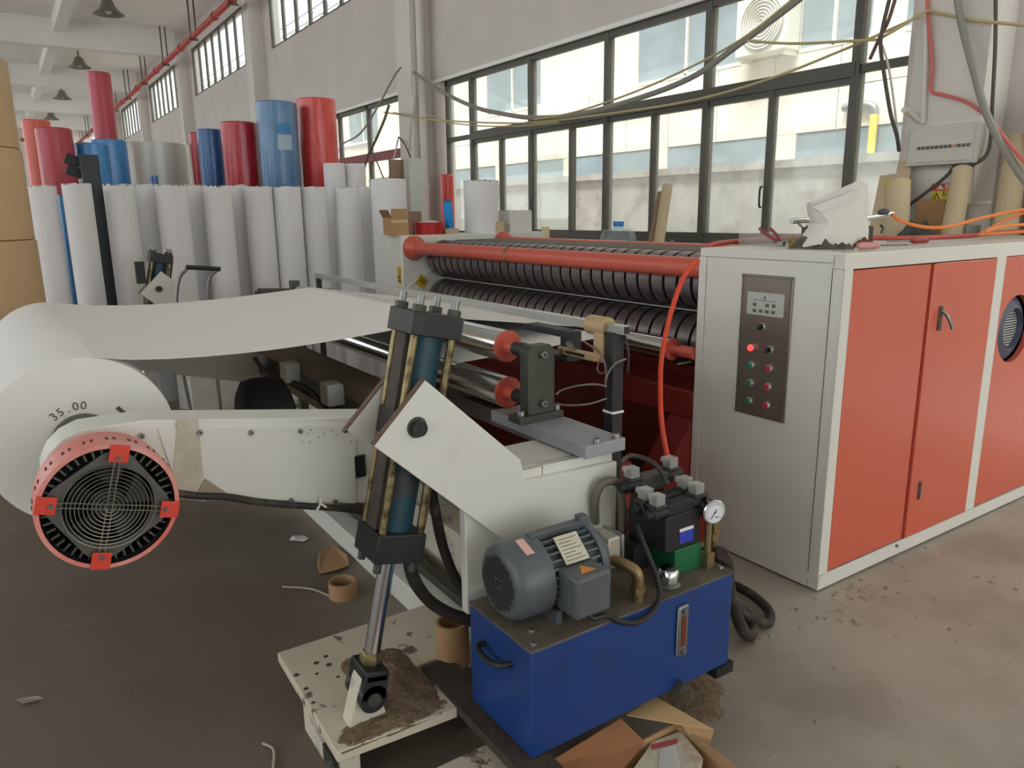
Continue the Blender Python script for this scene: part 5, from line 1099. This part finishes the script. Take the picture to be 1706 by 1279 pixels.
# paper bag
bgm = mat('paper_bag', '#d9d6d0', .75, var=.03, vscale=6, bump=.2, bscale=9)
pts = [(1340, 412), (1347, 395), (1362, 372), (1352, 352), (1350, 336), (1375, 324), (1405, 312), (1432, 300), (1443, 306), (1443, 330), (1440, 358), (1438, 385), (1434, 410), (1415, 417), (1375, 416)]
YBg = CY0 + .33; P3 = [at(x, y, 'y', YBg) for x, y in pts]; zmn = min(p.z for p in P3)
cen = sum(P3, Vector()) / len(P3)
bag = thing('paper_bag', (cen.x, YBg, CZ), 'crumpled white paper bag standing on the cabinet top', 'bag')
mb = MB(); N = len(P3); vs = []
for k, (off, sc) in enumerate(((-.06, .55), (-.05, .86), (0, 1), (.055, .9), (.07, .5))):
    for i, p in enumerate(P3):
        w_ = 1 + .03 * math.sin(i * 2.3 + k * 1.7); q = cen + (p - cen) * min(1, sc * w_) if k != 2 else p
        vs.append((q.x, YBg + off * (.35 + .65 * (1 - (q.z - CZ) / .3)) + .004 * math.sin(i * 1.9 + k), max(q.z, CZ + .001)))
fs = [[k * N + i, k * N + (i + 1) % N, (k + 1) * N + (i + 1) % N, (k + 1) * N + i] for k in range(4) for i in range(N)] + [list(range(N)), [4 * N + i for i in range(N)][::-1]]
part(mb.add(vs, fs), 'bag_body', bgm, bag, ang=42)
f0, f1, f2, f3 = [at(x, y, 'y', YBg - .058) for x, y in ((1356, 346), (1441, 312), (1405, 340), (1366, 352))]
part(MB().add([f0, f1, f2, f3, f0 + Vector((0, .004, .004)), f1 + Vector((0, .004, .004)), f2 + Vector((0, .012, 0)), f3 + Vector((0, .012, 0))], [[0, 1, 2, 3], [7, 6, 5, 4], [0, 4, 5, 1], [1, 5, 6, 2], [2, 6, 7, 3], [3, 7, 4, 0]]), 'folded_rim', bgm, bag, smooth=False)
# chrome clamp tool behind the bag
tl = thing('chrome_clamp', (cen.x, CY0 + .5, CZ), 'chrome air tool clamp behind the paper bag', 'tool')
Yt = CY0 + .5
p0_, p1_, p2_, p3_ = [at(x, y, 'y', Yt) for x, y in ((1318, 368), (1355, 366), (1440, 364), (1486, 356))]
part(MB().tube([p0_, p1_, p2_, p3_], .014, 12, 4), 'bar', CHROME, tl)
part(MB().tube([at(1330, 372, 'y', Yt), at(1338, 378, 'y', Yt), at(1350, 374, 'y', Yt)], .006, 8), 'trigger', CHROME, tl)
for px in (1346, 1446):
    q = at(px, 376, 'y', Yt); part(MB().box(q.x - .02, q.x + .02, Yt - .02, Yt + .02, CZ, q.z), 'jaw_leg', DSTEEL, tl, bevel=.003)
q = at(1472, 353, 'y', Yt); part(MB().sphere(q, .03, 14, 8, (1.3, .8, .6)), 'grip', mat('grip_violet', '#4d4a58', .5), tl)
part(MB().tube([at(1467, 375, 'y', Yt), at(1471, 380, 'y', Yt), at(1468, 388, 'y', Yt)], .006, 8), 'hook', DSTEEL, tl)
# work gloves and rags
GLV = mat('glove_grey', '#6b6458', .95, col2='#47413a', vscale=30, bump=.5, bscale=60)
def cloth(name, px0, px1, py, hgt, depth, label, m, cat, seedv):
    A, B_ = ct(px0, py), ct(px1, py); rnd = random.Random(seedv); n = 16; mm = 8; vs = []; L_ = (B_ - A); nv = Vector((-L_.y, L_.x, 0)).normalized()
    for k in (0, 1):
        for i in range(n + 1):
            for j in range(mm + 1):
                u, v = i / n, j / mm; e = min(u, 1 - u, .25) * 4; f_ = min(v, 1 - v, .3) / .3
                h_ = hgt * (e ** .5) * (f_ ** .5) * (.6 + .5 * math.sin(u * 9 + seedv) * math.cos(v * 5 + u * 4)) if k == 0 else 0
                p = A + L_ * u + nv * depth * (v - .5) * (.6 + .5 * math.sin(u * 7 + seedv)); vs.append((p.x, p.y, CZ + .001 + max(0, h_)))
    fs = []; st = mm + 1; N0 = (n + 1) * st
    for i in range(n):
        for j in range(mm): q = i * st + j; fs += [[q, q + 1, q + st + 1, q + st], [N0 + q, N0 + q + st, N0 + q + st + 1, N0 + q + 1]]
    o = solo(MB().add(vs, fs), name, m, A, label, cat, ang=80); return o
gl = cloth('work_glove', 1312, 1395, 414, .05, .05, 'dirty grey work glove lying at the cabinet front edge', GLV, 'glove', 2)
q = ct(1318, 410); part(MB().torus((q.x, q.y, CZ + .02), (1, -.5, 0), .018, .008, 18, 6), 'cuff', mat('cuff_yellow', '#a3925a', .9), gl)
cloth('work_glove', 1385, 1424, 416, .035, .04, 'second grey glove half under the paper bag', GLV, 'glove', 4)
cloth('red_rag', 1418, 1456, 411, .045, .05, 'dark red rag lying beside the paper bag', mat('rag_red', '#6e3a30', .9), 'rag', 6)
cloth('grey_rag', 1495, 1560, 393, .09, .14, 'crumpled dark grey rag at the back of the cabinet top', mat('rag_dark', '#4a4844', .95, var=.2, vscale=20), 'rag', 8)
q = ct(1560, 386); solo(MB().box(q.x - .1, q.x + .14, q.y - .03, q.y + .04, CZ, CZ + .05), 'black_case', BLK, (q.x, q.y, CZ), 'flat black case behind the grey rag', 'case', bevel=.006)
q = ct(1612, 390); solo(MB().box(q.x - .08, q.x + .1, q.y - .03, q.y + .03, CZ, CZ + .055), 'grey_box', mat('grey_box', '#9a9a98', .5), (q.x, q.y, CZ), 'small grey box on the cabinet top before the column', 'box', bevel=.004)
# screwdrivers
def screwdriver(a, b, hm, label):
    A, B_ = ct(*a) + Vector((0, 0, .016)), ct(*b) + Vector((0, 0, .016)); d = B_ - A; L_ = d.length
    t = thing('screwdriver', A, label, 'screwdriver')
    part(MB().lathe([(.010, 0), (.016, .015), (.015, L_ * .35), (.010, L_ * .42)], B_, -d, 14), 'handle', hm, t); part(MB().cyl(A, A + d * .62, .004, n=8), 'shaft', STEEL, t)
screwdriver((1478, 408), (1545, 405), mat('driver_red', '#9c2f2c', .4), 'screwdriver with a dark red handle on the cabinet top')
screwdriver((1512, 414), (1428, 416), mat('driver_pink', '#c98f88', .3), 'screwdriver with a pale pink handle at the cabinet edge')
# red hose and orange cord along the cabinet top
RH = mat('hose_rose', '#c65a4e', .5); OC = mat('cord_orange', '#e8833a', .5)
pts = [ct(1237, 402) + Vector((0, 0, .02)), ct(1330, 398) + Vector((0, 0, .012)), ct(1440, 400) + Vector((0, 0, .012)), ct(1520, 400) + Vector((0, 0, .012)), ct(1600, 397) + Vector((0, 0, .012)), ct(1660, 394) + Vector((0, 0, .02)), ct(1706, 390) + Vector((0, 0, .02))]
solo(MB().tube([Vector((3.0, 2.62, 1.40))] + [Vector((2.85, 2.5, 1.445))] + pts[1:], .012, 10, 8), 'air_hose', RH, pts[3], 'rose red air hose lying along the cabinet top', 'hose')
oc = [at(1486, 357, 'y', 2.2), at(1500, 368, 'y', 2.15), at(1540, 378, 'y', 2.08), at(1580, 377, 'y', 2.02), at(1640, 362, 'y', 2.0), at(1706, 349, 'y', 2.0), at(1780, 342, 'y', 2.0)]
solo(MB().tube(oc, .009, 8, 8), 'extension_cord', OC, oc[3], 'orange cord sagging from the chrome tool to the right edge', 'cord')
oc = [at(1760, 384, 'y', 1.95), at(1700, 386, 'y', 1.96), at(1640, 390, 'y', 1.98), at(1636, 388, 'y', 2.0), at(1665, 372, 'y', 2.02), at(1706, 355, 'y', 2.04), at(1780, 345, 'y', 2.04)]
solo(MB().tube(oc, .008, 8, 8), 'extension_cord', OC, oc[3], 'orange cord looped sharply at the right end of the cabinet top', 'cord')
oc = [at(1642, 387, 'y', 1.92), at(1665, 378, 'y', 1.92), at(1706, 374, 'y', 1.92), at(1780, 374, 'y', 1.92)]
solo(MB().tube(oc, .008, 8, 8), 'extension_cord', OC, oc[0], 'short orange cord lying flat below the looped cord', 'cord')
# ================================================================== CABLES IN THE AIR
CON = mat('conduit_grey', '#8d8a80', .5); YC = mat('cord_yellow', '#b9ad7c', .6); GC = mat('cord_dark', '#4d4a40', .6)
def cable(pts, r, m, label, x=5.2, name='cable'):
    P = [at(p[0], p[1], 'x', p[2] if len(p) > 2 else x) for p in pts]
    return solo(MB().tube(P, r, 8, 10), name, m, P[0], label, 'cable')
cable([(690, 121, 5.3), (735, 152), (790, 178), (840, 190), (890, 196), (960, 191), (1050, 168), (1150, 130), (1230, 75), (1330, 0), (1400, -60)], .026, CON, 'thick grey conduit sagging across the long window')
cable([(890, 199, 5.18), (960, 186, 5.18), (1060, 152, 5.18), (1160, 107, 5.18), (1240, 62, 5.18), (1325, -5, 5.18), (1400, -70, 5.18)], .010, YC, 'thin pale cord along the thick grey conduit')
cable([(690, 124, 5.3), (690, 160, 5.32), (684, 210, 5.32), (680, 260, 5.32)], .022, COLM, 'white cable dropping down the column from the grey conduit')
cable([(640, 187, 5.2), (700, 196), (760, 202), (840, 205), (900, 203), (1010, 190), (1150, 168), (1280, 132), (1400, 85), (1470, 55), (1530, 28, 5.3)], .010, YC, 'yellow cord sagging low along the window transom')
cable([(655, 187, 5.18), (720, 200, 5.18), (790, 209, 5.18), (860, 210, 5.18), (930, 204, 5.18)], .008, YC, 'short second yellow cord below the first at the column')
cable([(1245, 68, 5.1), (1300, 72, 5.1), (1350, 72, 5.1), (1420, 68, 5.1), (1463, 66, 5.1)], .010, YC, 'yellow cord running level across the upper right panes')
cable([(1463, 66, 5.1), (1505, 42, 5.15), (1540, 20, 5.25), (1560, 21, 5.3), (1620, 33, 5.28), (1706, 42, 5.28), (1740, 44, 5.28)], .010, YC, 'yellow cord passing in front of the right column')
cable([(1494, -10, 5.1), (1480, 35, 5.1), (1466, 62, 5.1), (1449, 99, 5.1)], .012, mat('cord_brown', '#6b4a40', .6), 'brown twisted wire end hanging before the right pane')
cable([(1484, -10, 5.08), (1472, 40, 5.08), (1467, 75, 5.08), (1474, 130, 5.08), (1484, 190, 5.1), (1494, 225, 5.15), (1498, 252, 5.2)], .013, GC, 'dark cable hanging down before the right window pane')
cable([(1470, 75, 5.14), (1480, 110, 5.14), (1488, 160, 5.14), (1496, 230, 5.2)], .008, COLM, 'pale cable hanging beside the dark one')
cable([(1544, -10, 5.3), (1548, 50, 5.3), (1553, 110, 5.3), (1551, 150, 5.3), (1570, 158, 5.28), (1610, 170, 5.25), (1645, 195, 5.2), (1680, 238, 5.15), (1706, 268, 5.1), (1740, 300, 5.1)], .012, mat('cord_pink', '#cf6f66', .5), 'pink cord crossing the right column')
cable([(1594, -10, 5.25), (1602, 40, 5.25), (1620, 110, 5.2), (1640, 180, 5.18), (1665, 235, 5.15), (1690, 275, 5.1), (1706, 298, 5.1), (1740, 340, 5.1)], .024, CON, 'grey conduit slanting down the right column')
cable([(1659, -10, 5.29), (1658, 80, 5.29), (1653, 180, 5.28), (1650, 235, 5.28), (1640, 262, 5.26), (1615, 276, 5.25), (1592, 276, 5.25)], .012, GC, 'dark cable bending under the electrical box')
cable([(1590, 276, 5.27), (1578, 292, 5.27), (1550, 315, 5.25), (1514, 342, 5.2), (1490, 360, 5.15)], .012, GC, 'dark cable dropping left from under the electrical box')
cable([(1506, 183, 5.15), (1512, 185, 5.2), (1530, 200, 5.3)], .02, COLM, 'short white pipe stub above the electrical box', name='pipe_stub')
cable([(1543, 40, 5.31), (1541, 120, 5.31), (1537, 206, 5.31)], .02, COLM, 'white surface conduit above the electrical box', name='conduit')
cable([(1618, 280, 5.31), (1614, 335, 5.31), (1622, 340, 5.3), (1650, 337, 5.25)], .012, COLM, 'thin white conduit below the electrical box', name='conduit')
# branch and wires near the small window
cable([(570, 240, 5.0), (600, 222, 5.0), (628, 180, 5.0), (655, 130, 5.1), (668, 112, 5.2)], .014, CON, 'grey pole slanting in front of the small window')
cable([(648, 175, 4.9), (640, 200, 4.9), (625, 235, 4.9), (612, 262, 4.9), (605, 290, 4.9)], .02, mat('branch_olive', '#6e6a4c', .8), 'olive bundle of cords hanging in front of the small window')
cable([(617, 250, 4.9), (628, 270, 4.88), (640, 300, 4.86)], .01, GC, 'thin dark cord below the olive bundle')
cable([(664, 228, 5.325), (657, 260, 5.2), (648, 296, 5.0)], .012, COLM, 'white cord hanging by the brown board')
cable([(664, 228, 5.325), (675, 242, 5.25), (684, 262, 5.2)], .01, GC, 'dark cord curving over the brown board')
# ================================================================== UNDER AND AROUND THE TANK
cz_ = .13
fl = thing('open_carton', (1.3, 1.2, 0), 'open cardboard carton with wrapped papers under the blue tank', 'box')
A0, A1 = at(905, 1290, 'z', .12), at(1075, 1236, 'z', .12)
bx0_, bx1_, by0_, by1_ = 1.0, 1.42, 1.12, 1.46
rgt = at(1178, 1240, 'z', .10)
bx1_ = rgt.x; by0_ = rgt.y - .22; by1_ = rgt.y + .12
th = .005
part(MB().box(bx0_, bx1_, by0_, by0_ + th, 0, .10).box(bx0_, bx1_, by1_ - th, by1_, 0, .10).box(bx0_, bx0_ + th, by0_, by1_, 0, .10).box(bx1_ - th, bx1_, by0_, by1_, 0, .10).box(bx0_, bx1_, by0_, by1_, 0, th), 'body', CARD, fl, smooth=False)
fpts = [at(x, y, 'z', .125) for x, y in ((1045, 1190), (1092, 1160), (1188, 1214), (1135, 1206))]
def slab(pts, t=.004):
    v0 = [Vector(p) for p in pts]; n_ = (v0[1] - v0[0]).cross(v0[2] - v0[0]).normalized() * t; k = len(v0)
    return MB().add(v0 + [p + n_ for p in v0], [list(range(k)), [k + i for i in range(k)][::-1]] + [[i, k + i, k + (i + 1) % k, (i + 1) % k] for i in range(k)])
part(slab(fpts), 'flap', mat('card_light', '#c9a878', .85), fl, smooth=False)
part(slab([at(1135, 1207, 'z', .12), at(1190, 1215, 'z', .12), at(1176, 1262, 'z', .04), at(1160, 1240, 'z', .06)]), 'flap', CARD, fl, smooth=False)
part(slab([at(905, 1275, 'z', .13), at(1035, 1196, 'z', .13), at(1075, 1236, 'z', .10), at(1030, 1290, 'z', .10), at(920, 1300, 'z', .11)]), 'flap', mat('card_mid', '#9c6b48', .85, var=.04, vscale=5), fl, smooth=False)
cont = mat('wrapped_print', '#cfc8b4', .3, col2='#b7b39a', vscale=30, dirt='#8f4a48', dirt_amt=.5, dscale=6, dedge=(.55, .65))
q0_, q1_ = at(1060, 1255, 'z', .09), at(1150, 1255, 'z', .09)
pk = thing('wrapped_packet', (q0_.x, q0_.y, .006), 'film wrapped packet of printed paper inside the open carton', 'packet')
part(slab([at(1040, 1300, 'z', .085), at(1085, 1235, 'z', .085), at(1135, 1215, 'z', .085), at(1172, 1262, 'z', .085), at(1160, 1300, 'z', .085)], .06), 'packet_body', cont, pk, bevel=.004)
part(slab([at(1095, 1300, 'z', .088), at(1100, 1250, 'z', .088), at(1125, 1240, 'z', .088), at(1140, 1300, 'z', .088)][::-1], .0015), 'film', clear_mat('film_clear', (.9, .88, .88), haze=.4), pk)
part(slab([at(1085, 1240, 'z', .0885), at(1130, 1230, 'z', .0885), at(1128, 1238, 'z', .0885), at(1086, 1248, 'z', .0885)][::-1], .001), 'red_print', mat('print_red', '#a8474e', .5), pk)
# core tube beside the tank
q = at(754, 1112, 'z', .13)
solo(MB().lathe([(.045, 0), (.055, 0), (.055, .15), (.045, .15), (.045, 0)], (q.x + .02, q.y + .03, .13), (0, 0, 1), 32, cap0=False, cap1=False), 'cardboard_core', CARD, (q.x, q.y, .13), 'brown cardboard core standing between base plate and blue tank', 'core')
q = at(578, 998, 'z', 0)
solo(MB().lathe([(.05, 0), (.06, 0), (.06, .07), (.05, .07), (.05, 0)], (q.x, q.y + .04, 0), (0, 0, 1), 32, cap0=False, cap1=False), 'cardboard_core', CARD, (q.x, q.y, 0), 'short cardboard core on the dark floor behind the cylinder rod', 'core')
def floor_piece(name, pts, m, label, cat, hz=.004, bend=0):
    P = [at(x, y, 'z', .006 + (bend if i % 2 else 0)) for i, (x, y) in enumerate(pts)]; return solo(slab(P[::-1], hz), name, m, P[0], label, cat, smooth=False)
floor_piece('cardboard_scrap', [(528, 938), (533, 918), (553, 908), (578, 925), (582, 942), (560, 950), (532, 956)], CARD, 'torn cardboard scrap on the floor behind the cylinder', 'scrap', bend=.008)
floor_piece('paper_scrap', [(482, 900), (488, 892), (508, 892), (515, 897), (505, 902), (493, 899)], PAPER, 'small curled white paper scrap on the floor', 'scrap', bend=.01)
floor_piece('paper_scrap', [(28, 1166), (62, 1160), (72, 1164), (38, 1172)], mat('scrap_grey', '#9a9086', .8), 'small pale scrap on the floor at the left edge', 'scrap', bend=.006)
for px in ((470, 977, 555, 995, 'pale straw lying on the floor near the short core'), (438, 1238, 455, 1279, 'pale bent wire on the floor beside the base plate')):
    p, q = at(px[0], px[1], 'z', .006), at(px[2], px[3], 'z', .006); solo(MB().tube([p, (p + q) / 2 + Vector((.02, .01, .004)), q], .004, 6), 'straw', mat('straw_pale', '#b5aa96', .8), p, px[4], 'straw')
rnd = random.Random(4); cr = MB()
for i in range(90):
    x, y = rnd.uniform(1.6, 3.6), rnd.uniform(.6, 1.75)
    if rnd.random() < .55: x, y = rnd.gauss(2.75, .2), rnd.gauss(1.62, .07)
    s_ = rnd.uniform(.003, .010); cr.box(-s_, s_, -s_ * .7, s_ * .7, 0, s_ * .7, Matrix.Translation((x, y, 0)) @ Matrix.Rotation(rnd.uniform(0, 3), 4, 'Z'))
solo(cr, 'crumbs', mat('crumb', '#a0947f', .9), (2.5, 1.4, 0), 'pale crumbs scattered on the floor before the white cabinet', 'debris', kind='stuff')
